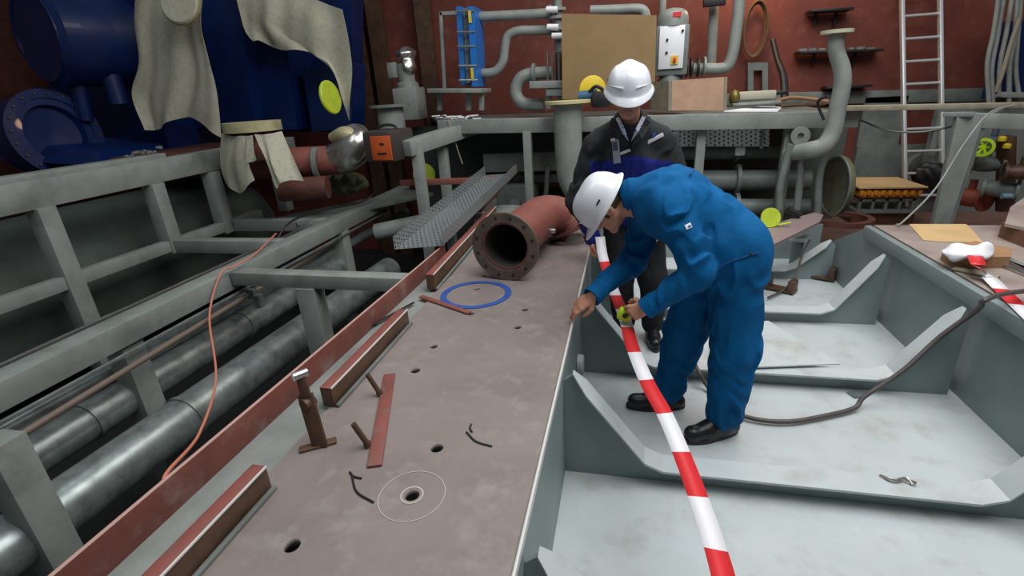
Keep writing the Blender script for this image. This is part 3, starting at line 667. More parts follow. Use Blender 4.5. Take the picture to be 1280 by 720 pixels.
c_ = at(487, 134, y=5.9); MB().tube(c_-V(0, 0, .25), c_, .16, n=30).build('pipe', steel, t); MB().lathe(c_, (0, 0, 1), [(0, .24), (.03, .24)], 36).build('flange', steelD, t)
# wall pipes
def pp(pts, r, label, y, m=steel, fl=(), name='service_pipe'):
    t = thing(name, label, 'pipe', at(*pts[0], y=y)); q = [at(a, b, y=y) for a, b in pts]
    MB().sweep(q, r, 20, smooth=6).build('pipe', m, t)
    for (a, b, dx) in fl:
        c = at(a, b, y=y); MB().tube(c-V(dx, 0, 0), c+V(dx, 0, 0), r*1.6, n=24).build('flange', steelD, t)
    return t
pp([(592, 21), (620, 20), (660, 18), (692, 16)], .055, 'upper straight grey pipe leaving the blue heat exchanger', 6.75, fl=((595, 21, .02), (688, 16, .02)))
pp([(594, 91), (612, 91), (622, 87), (629, 76), (631, 60), (635, 45), (648, 39), (670, 38), (700, 37)], .055, 'S bent grey pipe leaving the foot of the blue heat exchanger', 6.75, fl=((597, 91, .02), (690, 37, .02)))
pp([(692, 91), (668, 92), (652, 97), (645, 110), (647, 122), (657, 130), (680, 131)], .075, 'thick grey pipe curving down left of the manifold', 6.6, fl=((668, 92, .02),))
pp([(738, 13), (770, 12), (796, 11), (805, 14), (808, 24)], .055, 'grey pipe end passing above the hardboard sheet', 6.9)
t = thing('valve_manifold', 'cluster of grey flanges, rods and a valve left of the hardboard sheet', 'valve manifold', at(695, 130, y=6.45))
mb = MB(); mb.tube(at(697, 0, y=6.6), at(700, 108, y=6.6), .05, n=16)
mb.build('riser', steelD, t)
for b_ in (12, 22, 36, 45): MB().tube(at(697, b_, y=6.6)-V(0, 0, .015), at(697, b_, y=6.6)+V(0, 0, .015), .10, n=20).build('flange', steel, t)
for a_, b_ in ((683, 12), (684, 34), (690, 45)):
    MB().tube(at(a_, b_, y=6.5), at(a_+14, b_, y=6.5), .035, n=12).build('stub', whitep, t)
for a_ in (684, 690, 698): MB().tube(at(a_, 66, y=6.4), at(a_+1, 108, y=6.4), .012, n=8).build('rod', chrome, t)
MB().box(at(700, 85, y=6.5), (.10, .1, .35), bev=.02).build('valve_body', blk, t)
MB().beam(at(664, 106, y=6.4), at(706, 105, y=6.4), .25, .08).build('shelf', steel, t); MB().beam(at(684, 114, y=6.4), at(704, 114, y=6.4), .2, .1).build('shelf_box', steel, t)
for a_ in (686, 700): MB().beam(at(a_, 136, y=6.45), at(a_, 116, y=6.45), .07, .07, up=(0, 1, 0)).build('leg', steel, t)
# motor / control cabinet
t = thing('motor_cabinet', 'grey motor with white switch panel and domed top right of the hardboard sheet', 'control cabinet', at(840, 98, y=6.5))
c_ = at(840, 62, y=6.45)
MB().box(c_+V(0, .12, -.01), (.36, .26, .52), bev=.02).build('cabinet', steelD, t)
MB().box(c_+V(-.01, -.025, .02), (.27, .02, .44), bev=.006).build('door_panel', white, t)
k_ = MB(); k_.box(c_+V(.03, -.045, -.11), (.075, .008, .09)); yy = k_.build('switch_plate', yellowm, t); MB().box(c_+V(.03, -.06, -.11), (.03, .03, .05), bev=.005).build('switch_knob', redm, yy)
for dx, dz in ((-.06, .10), (-.06, -.03), (.10, .18)): MB().tube(c_+V(dx, -.035, dz), c_+V(dx, -.05, dz), .014, n=12).build('knob', blk, t)
MB().lathe(c_+V(0, .12, .24), (0, 0, 1), [(0, .17), (.09, .17), (.14, .15), (.175, .10), (.19, .02)], 32).build('motor_dome', steel, t)
MB().box(c_+V(.03, -.052, .345), (.09, .006, .045)).build('red_label', redm, t)
MB().lathe(c_+V(0, .12, -.62), (0, 0, 1), [(0, .19), (.06, .19), (.07, .16), (.26, .16), (.33, .12), (.37, .12)], 32).build('pump_base', steelD, t)
t = pp([(866, 86), (885, 86), (900, 86), (910, 82), (916, 66), (920, 40), (924, 5), (925, -12)], .065, 'grey pipe rising up the wall beside the control cabinet', 6.9)
mb = MB(); c_ = at(866, 84, y=6.75)
for dx in (-.12, -.07, -.02, .06): mb.lathe(c_+V(dx, .1, 0), (1, 0, 0), [(0, .11), (.02, .11)], 24)
mb.build('flange_cluster', blk, t); MB().lathe(c_+V(.13, .1, 0), (1, 0, 0), [(0, .11), (.025, .11)], 24).build('end_flange', steel, t)
tag(MB().sweep([at(893, -10, y=7.6), at(891, 40, y=7.6), at(889, 82, y=7.6)], .06, 20, smooth=4).build('service_pipe', steel), 'straight vertical grey pipe on the red wall left of the hose loop', 'pipe')
tag(MB().sweep([at(829, -20, y=7.7), at(828, 30, y=7.7)], .045, 16).build('service_pipe', steel), 'vertical grey pipe behind the domed motor', 'pipe')
tag(MB().box(at(893, 2, y=7.4), (.26, .1, .10), bev=.01).build('lamp_bracket', blk), 'dark bracket at the top of the red wall', 'bracket')
# crate
t = thing('plywood_crate', 'open plywood box standing on the platform right of the man in black', 'crate', at(870, 137, y=5.8))
P0, P1, P2, P3 = at(838, 138, y=5.68), at(906, 138, y=5.68), at(907, 96, y=5.68), at(838, 101, y=5.68)
MB().prism([P0, P1, P2, P3], (0, .015, 0)).build('front_panel', wood, t, smooth=False)
MB().prism([P0+V(-.02, -.01, 0), P0+V(.015, -.01, 0), P3+V(.015, -.01, .01), P3+V(-.02, -.01, .01)], (0, .03, 0)).build('corner_post', woodg, t, smooth=False)
MB().prism([P1+V(-.01, -.006, 0), P1+V(.015, -.006, 0), P2+V(.015, -.006, .0), P2+V(-.01, -.006, 0)], (0, .3, 0)).build('side_panel', woodg, t, smooth=False)
q = at(818, 138, y=6.0); MB().prism([P0+V(-.02, .0, 0), P0+V(-.18, .35, 0), P3+V(-.18, .35, 0), P3+V(-.02, 0, 0)], (.012, .012, 0)).build('side_panel', woodg, t, smooth=False)
# odds on the bench right
Zb = 1.36
def onb(a, b): return at(a, b, y=5.95)
tag(MB().box(onb(945, 119), (.36, .12, .08), bev=.01).build('wrapped_bar', mat('cream', (186, 180, 160), .7)), 'cream wrapped bar lying on the platform right of the plywood box', 'bar')
tag(MB().sphere(at(918, 122, y=5.85), .07, 14, (.8, 1, 1.1)).build('valve_fitting', mat('brass2', (120, 104, 50), .45, .5)), 'dull brass fitting beside the plywood box', 'fitting')
tag(MB().beam(at(915, 131, y=5.8), at(975, 127, y=5.8), .1, .025).build('steel_flat', steel), 'thin grey flat bar below the cream wrapped bar', 'bar')
tag(MB().prism([at(905, 140, y=5.62), at(950, 134, y=5.9), at(978, 135, y=5.9), at(972, 140, y=5.62)], (0, 0, .012)).build('paper_sheet', whitep), 'white paper lying on the platform edge', 'paper')
tag(MB().box(onb(1000, 131), (.42, .2, .03), bev=.008).build('flat_tray', rust), 'dark flat tray on the platform left of the gooseneck pipe', 'tray')
tag(MB().sweep([onb(970, 126), onb(990, 122), onb(1015, 124), onb(1035, 127)], .018, 8, smooth=4).build('brown_rod', cardb), 'brown rod lying across the flat tray', 'rod')
tag(MB().box(at(975, 116, y=6.0), (.14, .1, .04), bev=.01).build('clamp_block', blk), 'small black clamp behind the cream bar', 'clamp')
mb = MB(); mb.beam((1.95, 5.5, 1.425), (4.7, 5.75, 1.33), .18, .045); tag(mb.build('plank', woodg), 'long pale scaffold plank bridging the platform and the right frame', 'plank')
mb = MB()
for k in range(16): mb.box(at(545+k*3.4, 147+random.uniform(-3, 2), y=5.95), (.10, .02, .012), Matrix.Rotation(random.uniform(-1.5, 1.5), 3, 'Z'))
tag(mb.build('rag_scraps', whitep), 'pale scraps and offcuts lying on the left part of the platform', 'scraps', kind='stuff')
tag(MB().sweep([at(560, 150, y=5.58), at(568, 175, y=5.56), at(578, 205, y=5.56)], .008, 6, smooth=5).build('thin_cable', woodg), 'thin cable hanging from the left platform edge', 'cable')
# hanging things on the wall
c_ = at(944, 34, y=7.9); mb = MB()
for k in range(3): mb.sweep([c_+V(math.cos(a_)*(.12+.012*k), -.03*k, math.sin(a_)*(.31+.012*k)-.03) for a_ in [2*PI*j/28 for j in range(29)]], .014, 8)
tag(mb.build('hose_coil', mat('hose_tan', (92, 68, 40), .7)), 'tan hose coil hanging on the red wall', 'hose')
tag(MB().sweep([at(966, 50, y=7.5), at(972, 75, y=7.3), at(979, 95, y=7.1), at(981, 124, y=6.95)], [.03, .035, .04, .045], 10, smooth=4).build('pry_bar', blk), 'bent black bar leaning on the wall right of the hose coil', 'bar')
mb = MB(); mb.prism([at(a_, b_, y=7.9) for a_, b_ in ((935, 118), (935, 78), (960, 78), (960, 118), (953, 118), (953, 88), (942, 88), (942, 118))], (0, .05, 0))
tag(mb.build('grey_bracket', steelD), 'grey arch shaped bracket against the wall under the hose coil', 'bracket')
for (a_, b_, c2, lab) in ((1010, 15, 1063, 'topmost dark wall shelf at the upper edge'), (996, 66, 1100, 'long middle dark wall shelf behind the gooseneck pipe'), (1030, 110, 1086, 'lowest dark wall shelf above the plank')):
    A, B = at(a_, b_, y=7.85), at(c2, b_-3, y=7.85); t = thing('wall_shelf', lab, 'shelf', A)
    MB().beam(A, B, .25, .03).build('board', blk, t)
    for k in (.25, .75): q = A.lerp(B, k); MB().beam(q+V(0, .1, 0), q+V(0, .1, -.16), .03, .03, up=(0, 1, 0)).build('bracket', blk, t)
mb = MB()
for k in range(8): mb.box(at(1003+k*12, 63-k*.2, y=7.8), (.05+.05*random.random(), .05, .03+.03*random.random()))
tag(mb.build('shelf_scraps', steelD), 'small grey offcuts on the long middle shelf', 'offcuts', kind='stuff')
# gooseneck pipe
t = thing('gooseneck_pipe', 'wavy grey gooseneck pipe with flange top standing at the platform end', 'pipe', (1.85, 5.3, 0))
MB().sweep([at(1046, 42, y=5.25), at(1045, 62, y=5.25), at(1052, 85, y=5.25), at(1053, 105, y=5.25), at(1047, 135, y=5.25), at(1041, 165, y=5.25), at(1030, 182, y=5.25), at(1012, 188, y=5.3), at(985, 192, y=5.5)], [.062, .062, .066, .07, .07, .074, .08, .08, .07], 24, smooth=6).build('pipe', steel, t)
MB().lathe(at(1046, 42, y=5.25), (0, 0, 1), [(0, .125), (.028, .125)], 36).build('flange', mat('lid_pale', (176, 174, 150), .7), t)
t = thing('disc_valve', 'grey valve flange facing the camera under the platform', 'valve', at(1000, 170, y=5.5))
c_ = at(1001, 170, y=5.45); MB().ring(c_, (0, 1, 0), .085, .03, .03, 30).build('flange', steel, t); MB().tube(c_+V(0, .03, 0), c_+V(0, .3, 0), .05, n=20).build('body', steelD, t)
for (pts, lab) in (([(988, 180), (982, 205), (975, 235), (974, 262)], 'curved grey pipe leg left of the valve flange'), ([(1004, 188), (1000, 225), (996, 262)], 'straight grey pipe leg below the valve flange'), ([(1032, 192), (1024, 220), (1022, 268)], 'grey pipe leg in front of the olive disc')):
    tag(MB().sweep([at(a_, b_, y=5.4) for a_, b_ in pts], .035, 14, smooth=5).build('drop_pipe', steelD), lab, 'pipe')
t = thing('round_drum', 'dark olive drum lid standing on edge below the gooseneck pipe', 'drum', at(1048, 262, y=5.45))
c_ = at(1050, 232, y=5.45); MB().lathe(c_, (-1, -.1, 0), [(0, .28), (.02, .29), (.05, .29), (.05, .27), (.04, .25), (.04, .02)], 44).build('lid', olive, t)
MB().ring(c_+V(-1, -.1, 0).normalized()*.05, (-1, -.1, 0), .295, .275, .01, 44).build('rim', steelD, t)
tag(MB().sweep([at(1035, 120, y=5.0), at(1022, 128, y=5.2), at(1030, 150, y=5.2)], .012, 8, smooth=5).build('black_cable', blk), 'short black cable hanging over the platform end', 'cable')
# ladder
t = thing('ladder', 'tall aluminium ladder leaning on the red wall', 'ladder', (3.6, 7.0, 0))
b0, b1 = V(3.44, 7.0, 0), V(3.84, 7.0, 0); u_ = (V(3.20, 7.95, 3.0)-b0)
alu = mat('aluminium', (205, 208, 210), .35, .4)
MB().beam(b0, b0+u_, .035, .07, up=(0, 1, 0)).build('rail', alu, t); MB().beam(b1, b1+u_, .035, .07, up=(0, 1, 0)).build('rail', alu, t)
for k in range(1, 12): MB().tube(b0+u_*(k/11.6), b1+u_*(k/11.6), .017, n=12).build('rung', alu, t)
# orange parts pallet
t = thing('parts_pallet', 'orange crate of parts covered with cardboard on the rear floor by the ladder', 'pallet', at(1097, 250, y=7))
c_ = at(1100, 238, y=6.9); MB().box(c_, (.62, .5, .07), bev=.01).build('orange_tier', orangey, t)
mb = MB(); 
for k in range(9): mb.tube(c_+V(-.3+k*.075, -.26, .0), c_+V(-.3+k*.075, -.26, .05), .025, n=10)
mb.build('knob_row', orangey, t)
MB().prism([c_+V(-.33, -.25, .07), c_+V(.35, -.3, .08), c_+V(.3, .3, .09), c_+V(-.2, .35, .09), c_+V(-.36, .1, .08)], (0, 0, .015)).build('cardboard_cover', card, t)
mb = MB(); mb.box(c_+V(0, 0, -.07), (.6, .45, .03))
for k in range(5): mb.box(c_+V(-.28+k*.14, -.2, -.12), (.03, .05, .16))
mb.box(c_+V(0, 0, -.21), (.62, .5, .03)); mb.build('frame', steelD, t)
tag(MB().box(c_+V(0, .05, -.3), (.66, .5, .14)).build('pallet_base', rust), 'dark base block under the orange parts crate', 'block')
mb = MB(); q = at(1163, 218, y=7.2); s = SDF(q-V(.35, .3, .3), q+V(.35, .3, .3), .014); s.ell(q, (.2, .14, .15), k=.04, wr=.01); s.ell(q+V(.12, 0, -.1), (.14, .12, .1), k=.05)
tag(s.mesh('black_bag', blk), 'black bag on the floor behind the foot of the ladder', 'bag')
tag(MB().ring(at(1152, 212, y=7.6), (.1, -1, .3), .22, .19, .05, 36).build('wheel_hoop', steelD), 'grey hoop standing behind the ladder rungs', 'hoop')
mb = MB()
for k in range(7): q = at(1142+k*11, 258+random.uniform(-6, 6), z=.03); mb.box(q, (.16, .03, .02), Matrix.Rotation(random.uniform(-1, 1), 3, 'Z'))
tag(mb.build('floor_offcuts', steel), 'pale offcuts scattered on the rear floor behind the right post', 'offcuts', kind='stuff')
# right frame
t = thing('portal_frame', 'grey steel frame with broad leaning post at the right edge', 'steel frame', (2.9, 5.0, 0))
MB().prism([at(1198, 141, y=5.2), at(1232, 143, y=5.2), at(1186, 282, y=5.2), at(1166, 282, y=5.2)], (0, .05, 0)).build('post_face', steel, t, smooth=False)
MB().prism([at(1214, 150, y=5.22), at(1236, 146, y=5.22), at(1190, 282, y=5.22), at(1180, 282, y=5.22)], (.0, .16, 0)).build('post_web', steelD, t, smooth=False)
MB().beam(at(1212, 150, y=5.28), at(1330, 154, y=5.28), .14, .12).build('beam', steel, t)
MB().beam(at(1198, 143, y=5.2), at(1203, 143, y=6.6), .2, .04).build('cap', steelD, t)
# clutter behind right frame: valves
def valve(px, py, y, r, m, lab, axis=(1, 0, 0)):
    c = at(px, py, y=y); t = thing('pipe_valve', lab, 'valve', c-V(0, 0, r)); a = Vector(axis).normalized()
    MB().lathe(c-a*r*1.3, a, [(0, r*.95), (r*.25, r*.95), (r*.26, r*.6), (r*1.0, r*.75), (r*1.6, r*.75), (r*2.34, r*.6), (r*2.35, r*.95), (r*2.6, r*.95)], 28).build('body', m, t)
    MB().tube(c+V(0, 0, r*.5), c+V(0, 0, r*1.5), r*.28, n=16).build('stem', m, t)
    MB().tube(c-a*(r*1.32), c-a*r*1.28, r*.5, n=20).build('bore', blk, t)
    return t
valve(1212, 247, 5.9, .12, mat('valve_red', (140, 72, 52), .6), 'red valve body lying on the rear floor behind the right post', (.5, -1, 0))
valve(1232, 205, 5.8, .10, steelD, 'grey valve behind the right frame, left of the red column', (1, -.3, 0))
valve(1276, 215, 5.45, .09, rust, 'rusty valve behind the right frame at the picture edge', (1, -.4, 0))
valve(1240, 180, 6.0, .10, mat('valve_blue', (84, 98, 110), .5), 'blue grey valve behind the right frame below the beam', (1, -.2, 0))
valve(1250, 236, 5.6, .10, steelD, 'lower grey valve standing beside the brown timber', (1, -.6, 0))
tag(MB().tube(at(1258, 172, y=5.75), at(1256, 262, y=5.75), .07, n=20).build('red_column', rust), 'rusty red upright pipe behind the right frame', 'pipe')
t = thing('hand_wheel', 'lime green hand wheel behind the right frame', 'hand wheel', at(1229, 185, y=5.7)); c_ = at(1229, 184, y=5.7)
MB().ring(c_, (-.5, -1, 0), .085, .06, .03, 30).build('rim', limeb, t); mb = MB(); 
for k in range(3): a_ = k*PI/3; mb.tube(c_+V(math.cos(a_)*.07, 0, math.sin(a_)*.07), c_-V(math.cos(a_)*.07, 0, math.sin(a_)*.07), .012, n=8)
mb.build('spoke', limeb, t)
for a_, b_, lab in ((1211, 196, 'small yellow cap left of the lime hand wheel'), (1252, 176, 'upper yellow cap right of the lime hand wheel'), (1258, 185, 'lower yellow cap on the rusty pipe')):
    tag(MB().lathe(at(a_, b_, y=5.65), (0, 0, 1), [(0, .032), (.03, .032), (.04, .02)], 16).build('yellow_cap', limeb if a_ == 1211 else yellowm), lab, 'cap')
tag(MB().tube(at(1252, 245, y=5.5), at(1268, 245, y=5.5), .025, n=12).build('blue_tube', mat('pale_blue', (120, 150, 165), .5)), 'short pale blue tube behind the right frame', 'tube')
# dark panel behind that clutter, tall cables & blue panel upper right
tag(MB().box((4.3, 7.4, .55), (1.2, .1, 1.5)).build('dark_cabinet', steelD), 'dark cabinet behind the valves at the right edge', 'cabinet')
tag(MB().box(at(1268, 75, y=7.7), (.42, .1, .85)).build('blue_cabinet', blue), 'dark blue cabinet behind the hanging cables', 'cabinet')
tag(MB().beam(at(1240, 118, y=7.3), at(1285, 119, y=7.3), .1, .06).build('grey_rail', steel), 'grey rail across the foot of the hanging cables', 'rail')
labs = ['leftmost pale conduit of the bundle at the upper right', 'second pale conduit of the upper right bundle', 'slanting dark conduit crossing the upper right bundle', 'middle pale conduit of the upper right bundle', 'fourth pale conduit before the blue cabinet', 'conduit ending on the grey rail before the blue cabinet', 'rightmost pale conduit of the upper right bundle']
for k, pts in enumerate(([(1249, -10), (1242, 40), (1234, 80), (1236, 128)], [(1256, -10), (1247, 45), (1240, 85), (1241, 128)], [(1275, 20), (1262, 60), (1252, 95), (1244, 115)], [(1266, -10), (1258, 40), (1250, 80), (1248, 120)], [(1272, -10), (1268, 50), (1262, 80), (1261, 130)], [(1268, 55), (1264, 70), (1262, 90), (1262, 130)], [(1277, -10), (1272, 50), (1270, 90), (1275, 125)])):
    tag(MB().sweep([at(a_, b_, y=7.2+.02*k) for a_, b_ in pts], .022, 10, smooth=5).build('conduit', steel if k != 2 else woodg), labs[k], 'conduit')
# thin cables in the rear right
tag(MB().sweep([at(1075, 150, y=5.6), at(1110, 163, y=5.6), at(1150, 165, y=5.5), at(1190, 158, y=5.4), at(1225, 148, y=5.3), at(1262, 132, y=5.2)], .009, 8, smooth=6).build('grey_cable', steelD), 'thin grey cable sagging in front of the ladder', 'cable')
tag(MB().sweep([at(1268, 131, y=5.1), at(1236, 142, y=5.05), at(1205, 180, y=4.9), at(1170, 235, y=4.6), at(1130, 276, z=.66), at(1120, 281, z=.64)], .007, 8, smooth=6).build('grey_cable', steel), 'straight grey cable running from the plank down to the right deck corner', 'cable')

# ============================================================ RIGHT DECK
mb = MB(); mb.box((XR+1.63, 1.9, P-.015), (3.2, 4.74, .03)); mb.box((XR+1.65, 4.25, .3), (3.2, .03, .58))
tag(mb.build('side_deck', deckm, None, smooth=False), 'brown steel deck plate to the right of the pit', 'steel plate')
Q = [at(1136, 281, z=P), at(1207, 281, z=P), at(1212, 285, z=P), at(1229, 304, z=P), at(1180, 303, z=P), at(1154, 301, z=P)]
tag(MB().prism(Q, (0, 0, .006)).build('cardboard_sheet', card, None, smooth=False), 'flat pale cardboard sheet on the right deck', 'cardboard')
t = thing('cardboard_box', 'flattened brown cardboard box on the right deck under a white bag', 'box', at(1215, 325, z=P))
A, B, C2, D = at(1174, 322, z=P), at(1195, 333, z=P), at(1258, 336, z=P), at(1262, 322, z=P)
MB().prism([at(1175, 325, z=P), at(1194, 336, z=P), at(1259, 335, z=P), at(1262, 325, z=P), at(1215, 314, z=P)], (0, 0, .07)).build('box_body', cardb, t, smooth=False)
c_ = at(1209, 316, z=P+.09); s = SDF(c_-V(.25, .25, .1), c_+V(.25, .25, .12), .008); s.ell(c_, (.13, .09, .028), k=.02, wr=.012); s.ell(c_+V(.05, .03, .02), (.08, .05, .03), k=.015, wr=.011); s.ell(c_+V(-.08, -.02, .0), (.07, .05, .022), k=.015, wr=.011)
tag(s.mesh('plastic_bag', whitep), 'crumpled white plastic bag lying on the brown cardboard box', 'bag')
tag(MB().beam(at(1192, 335, z=P+.01), at(1248, 347, z=P+.01), .06, .014).build('wooden_slat', woodg), 'thin wooden slat before the brown cardboard box', 'slat')
tag(MB().prism([at(1247, 296, z=P), at(1262, 288, z=P), at(1300, 300, z=P), at(1300, 318, z=P)], (0, 0, .10)).build('timber_block', mat('timber', (120, 84, 64), .8, 0, (96, 70, 54), 8, .1)), 'brown timber block at the right edge of the deck', 'timber')
tag(MB().prism([at(1262, 262, z=P+.1), at(1300, 235, z=P+.1), at(1300, 292, z=P+.1), at(1255, 283, z=P+.1)], (0, 0, .02)).build('leaning_plate', deckm), 'brown plate resting on the timber block at the right edge', 'plate')
tag(MB().beam(at(1235, 312, z=P+.012), at(1300, 345, z=P+.012), .05, .02).build('steel_flat', steel), 'pale steel flat bar behind the brown cardboard box', 'bar')
mb = MB(); mb.beam(at(1250, 327, z=P+.012), at(1300, 346, z=P+.012), .09, .02); tag(mb.build('chrome_fitting', chrome), 'shiny metal strip beside the brown cardboard box', 'strip')
# curved striped tape bit on deck
def tape(name, pts, wd, seg, label, nrm=None, start=0):
    q = spline(pts, 14); L = 0; me = bpy.data.meshes.new(name); bm = bmesh.new(); prev = None; lens = [0]
    for i in range(1, len(q)): lens.append(lens[-1]+(q[i]-q[i-1]).length)
    # resample exactly at stripe borders
    tot = lens[-1]; S = sorted(set([k*seg for k in range(int(tot/seg)+1)]+list(np.linspace(0, tot, int(tot/.03)))))
    def ev(s_):
        for i in range(1, len(q)):
            if lens[i] >= s_: f = (s_-lens[i-1])/max(1e-6, lens[i]-lens[i-1]); return q[i-1].lerp(q[i], f)
        return q[-1]
    vs_ = []
    for s_ in S:
        p = ev(s_); d = (ev(min(tot, s_+.02))-ev(max(0, s_-.02))).normalized(); n_ = Vector(nrm(s_/tot)) if nrm else V(0, 0, 1); sd = d.cross(n_).normalized()
        vs_.append((bm.verts.new(p-sd*wd/2), bm.verts.new(p+sd*wd/2), s_))
    for a, b in zip(vs_, vs_[1:]):
        f = bm.faces.new((a[0], b[0], b[1], a[1])); f.material_index = int(((a[2]+b[2])/2)/seg+start) % 2; f.smooth = True
    bm.to_mesh(me); bm.free(); me.materials.append(redm); me.materials.append(whm); o = link(name, me); md = o.modifiers.new('s', 'SOLIDIFY'); md.thickness = .0008
    return tag(o, label, 'tape')
tape('barrier_tape', [at(1218, 318, z=P+.10), at(1224, 332, z=P+.085), at(1236, 346, z=P+.03), at(1262, 372, z=P+.01), at(1300, 408, z=P+.01)], .07, .20, 'red and white barrier tape end lying on the right deck', start=0)

# ============================================================ THINGS IN THE PIT
tag(MB().prism([at(889, 462, z=.115), at(1050, 456, z=.115), at(960, 402, z=.16), at(900, 412, z=.17)], (0, 0, .008)).build('thin_plate', pit, None, smooth=False), 'thin pale triangular plate lying over the frame behind the man in blue', 'plate')
pts = [at(862, 440, z=.10), at(872, 462, z=.11), at(886, 485, z=.03), at(910, 510, z=.025), at(940, 523, z=.025), at(985, 527, z=.025), at(1030, 520, z=.025), at(1068, 510, z=.03), V(1.32, 2.66, .08), V(1.50, 2.72, .22), V(1.66, 2.78, .40), V(1.78, 2.76, .58), at(1228, 377, z=.69), at(1252, 368, z=.70), at(1290, 363, z=.68), at(1330, 362, z=.66)]
tag(MB().sweep(pts, .0125, 12, smooth=8).build('rubber_hose', hosem), 'dark rubber hose running from the boots across the pit onto the right deck', 'hose')
def clamp(px, py, lab, rz):
    c = at(px, py, z=.012); R = Matrix.Rotation(rz, 3, 'Z'); t = thing('steel_clamp', lab, 'clamp', c)
    MB().box(c+V(0, 0, .012), (.26, .10, .02), R, .003).build('base_bar', rust, t)
    for s_ in (-1, 1): MB().box(c+R@V(.10*s_, 0, .065), (.05, .11, .09), R, .004).build('jaw', rust, t)
clamp(1023, 347, 'brown steel clamp pair on the pit floor before the second farthest frame', -.5); clamp(974, 362, 'brown steel clamp half hidden behind the back of the man in blue', -.6)
tag(MB().box(at(1073, 492, z=.008), (.10, .06, .008), Matrix.Rotation(.4, 3, 'Z')).build('metal_scrap', galv), 'small grey metal scrap beside the hose', 'scrap')
mb = MB(); mb.sweep([at(1100, 594, z=.105), at(1118, 600, z=.115), at(1133, 598, z=.11), at(1141, 606, z=.108)], .007, 8, smooth=4); mb.box(at(1136, 602, z=.108), (.05, .02, .012), Matrix.Rotation(-.5, 3, 'Z'))
tag(mb.build('metal_scrap', chrome), 'small curled metal scrap on the near frame flange', 'scrap')
t = thing('mushroom_stool', 'small grey round topped pedestal at the far end of the pit', 'pedestal', (1.5, 4.95, 0))
c_ = at(998, 299, y=4.95); MB().lathe(c_, (0, 0, 1), [(0, .10), (.035, .10)], 32).build('top', pit, t); MB().tube((c_.x, c_.y, 0), (c_.x, c_.y, c_.z), .05, n=24).build('stem', pitwall, t)
tag(MB().sweep([at(1012, 300, y=4.8), at(1003, 318, y=4.6), at(994, 345, y=4.35), at(980, 362, z=.04), at(960, 372, z=.03)], .009, 8, smooth=6).build('grey_cable', hosem), 'thin grey cable hanging past the round topped pedestal', 'cable')
tag(MB().prism([at(955, 314, z=.50), at(955, 287, z=.50), at(985, 277, z=.50), at(1018, 268, z=.50), at(1029, 271, z=.50), at(1024, 280, z=.50), at(1000, 292, z=.50)], (0, 0, .02)).build('blade_plate', mat('pinkish_plate', (140, 122, 120), .5, .1), None, smooth=False), 'reddish grey rounded plate lying across the far end of the pit', 'plate')
t = thing('manhole_ring', 'dark red round manhole ring at the far end of the pit', 'ring', (1.75, 5.0, .5))
c_ = at(1050, 277, y=5.55); MB().ring(c_, (0, 0, 1), .29, .23, .05, 44).build('ring', primerD, t)
t = thing('lime_disc', 'lime green disc with tab behind the back of the man in blue', 'disc', at(966, 285, y=4.6)); c_ = at(963, 272, y=4.6)
MB().lathe(c_, (.2, -1, .3), [(0, .085), (.01, .085)], 30).build('disc', lime, t); MB().beam(c_+V(.05, 0, -.07), c_+V(.17, 0, -.045), .02, .012).build('tab', lime, t)
tag(MB().tube(at(985, 262, y=4.9), at(1000, 269, y=4.9), .03, n=12).build('black_grip', blk), 'short black grip lying behind the reddish plate', 'grip')
c_ = at(530, 218, y=6.1); tag(MB().lathe(c_, (.6, -1, .1), [(0, .14), (.02, .14)], 30).build('flange_cover', lime), 'lime green disc under the left bench beside the grey posts', 'cover')
mb = MB(); q = at(721, 455, x=XL+.01); q = V(XL+.0, 2.75, .12)
tag(MB().lathe(at(722, 456, x=XL+.003), (1, 0, 0), [(0, .062), (.03, .062), (.036, .055)], 32).build('round_boss', pit), 'rounded grey boss on the left pit wall', 'boss')
# ============================================================ PEOPLE
def nrm(v): return Vector(v).normalized()
def frame(o, up, fwd):   # head frame: local Z crown, local -Y face
    z = nrm(up); f = Vector(fwd); f = (f-z*f.dot(z)).normalized(); y = -f; x = y.cross(z)
    M = Matrix((x, y, z)).transposed().to_4x4(); M.translation = Vector(o); return M
def hd(S, M, neck, rn=.056):
    R = np.array(M.to_3x3()); p = lambda *a: tuple(M@Vector(a))
    e = lambda c, r, k=.02, sub=False: S.ell(p(*c), r, R, k, sub)
    e((0, .012, .030), (.077, .098, .088)); e((0, -.03, -.03), (.062, .062, .082), .03)
    for s_ in (-1, 1):
        S.cone(p(.058*s_, .0, -.045), p(.018*s_, -.075, -.092), .020, .018, .025)
        e((.040*s_, -.070, -.022), (.022, .022, .020), .015)
    e((0, -.082, -.092), (.026, .020, .020), .015)
    S.cone(p(-.036, -.082, .022), p(.036, -.082, .022), .013, .013, .012)
    e((-.031, -.101, .004), (.017, .012, .011), .010, True); e((.031, -.101, .004), (.017, .012, .011), .010, True)
    e((-.031, -.081, .002), (.0135, .0135, .0125), .002); e((.031, -.081, .002), (.0135, .0135, .0125), .002)
    S.cone(p(0, -.090, .012), p(0, -.112, -.026), .008, .0125, .012)
    for s_ in (-1, 1): e((.012*s_, -.103, -.030), (.008, .009, .007), .006)
    S.cone(p(-.019, -.089, -.053), p(.019, -.089, -.053), .006, .006, .006); S.cone(p(-.016, -.088, -.064), p(.016, -.088, -.064), .007, .007, .006)
    for s_ in (-1, 1):
        e((.079*s_, .012, -.006), (.010, .021, .033), .006); e((.088*s_, .004, -.004), (.007, .011, .018), .005, True)
    S.cone(p(0, .028, -.055), neck, rn, rn+.006, .03)
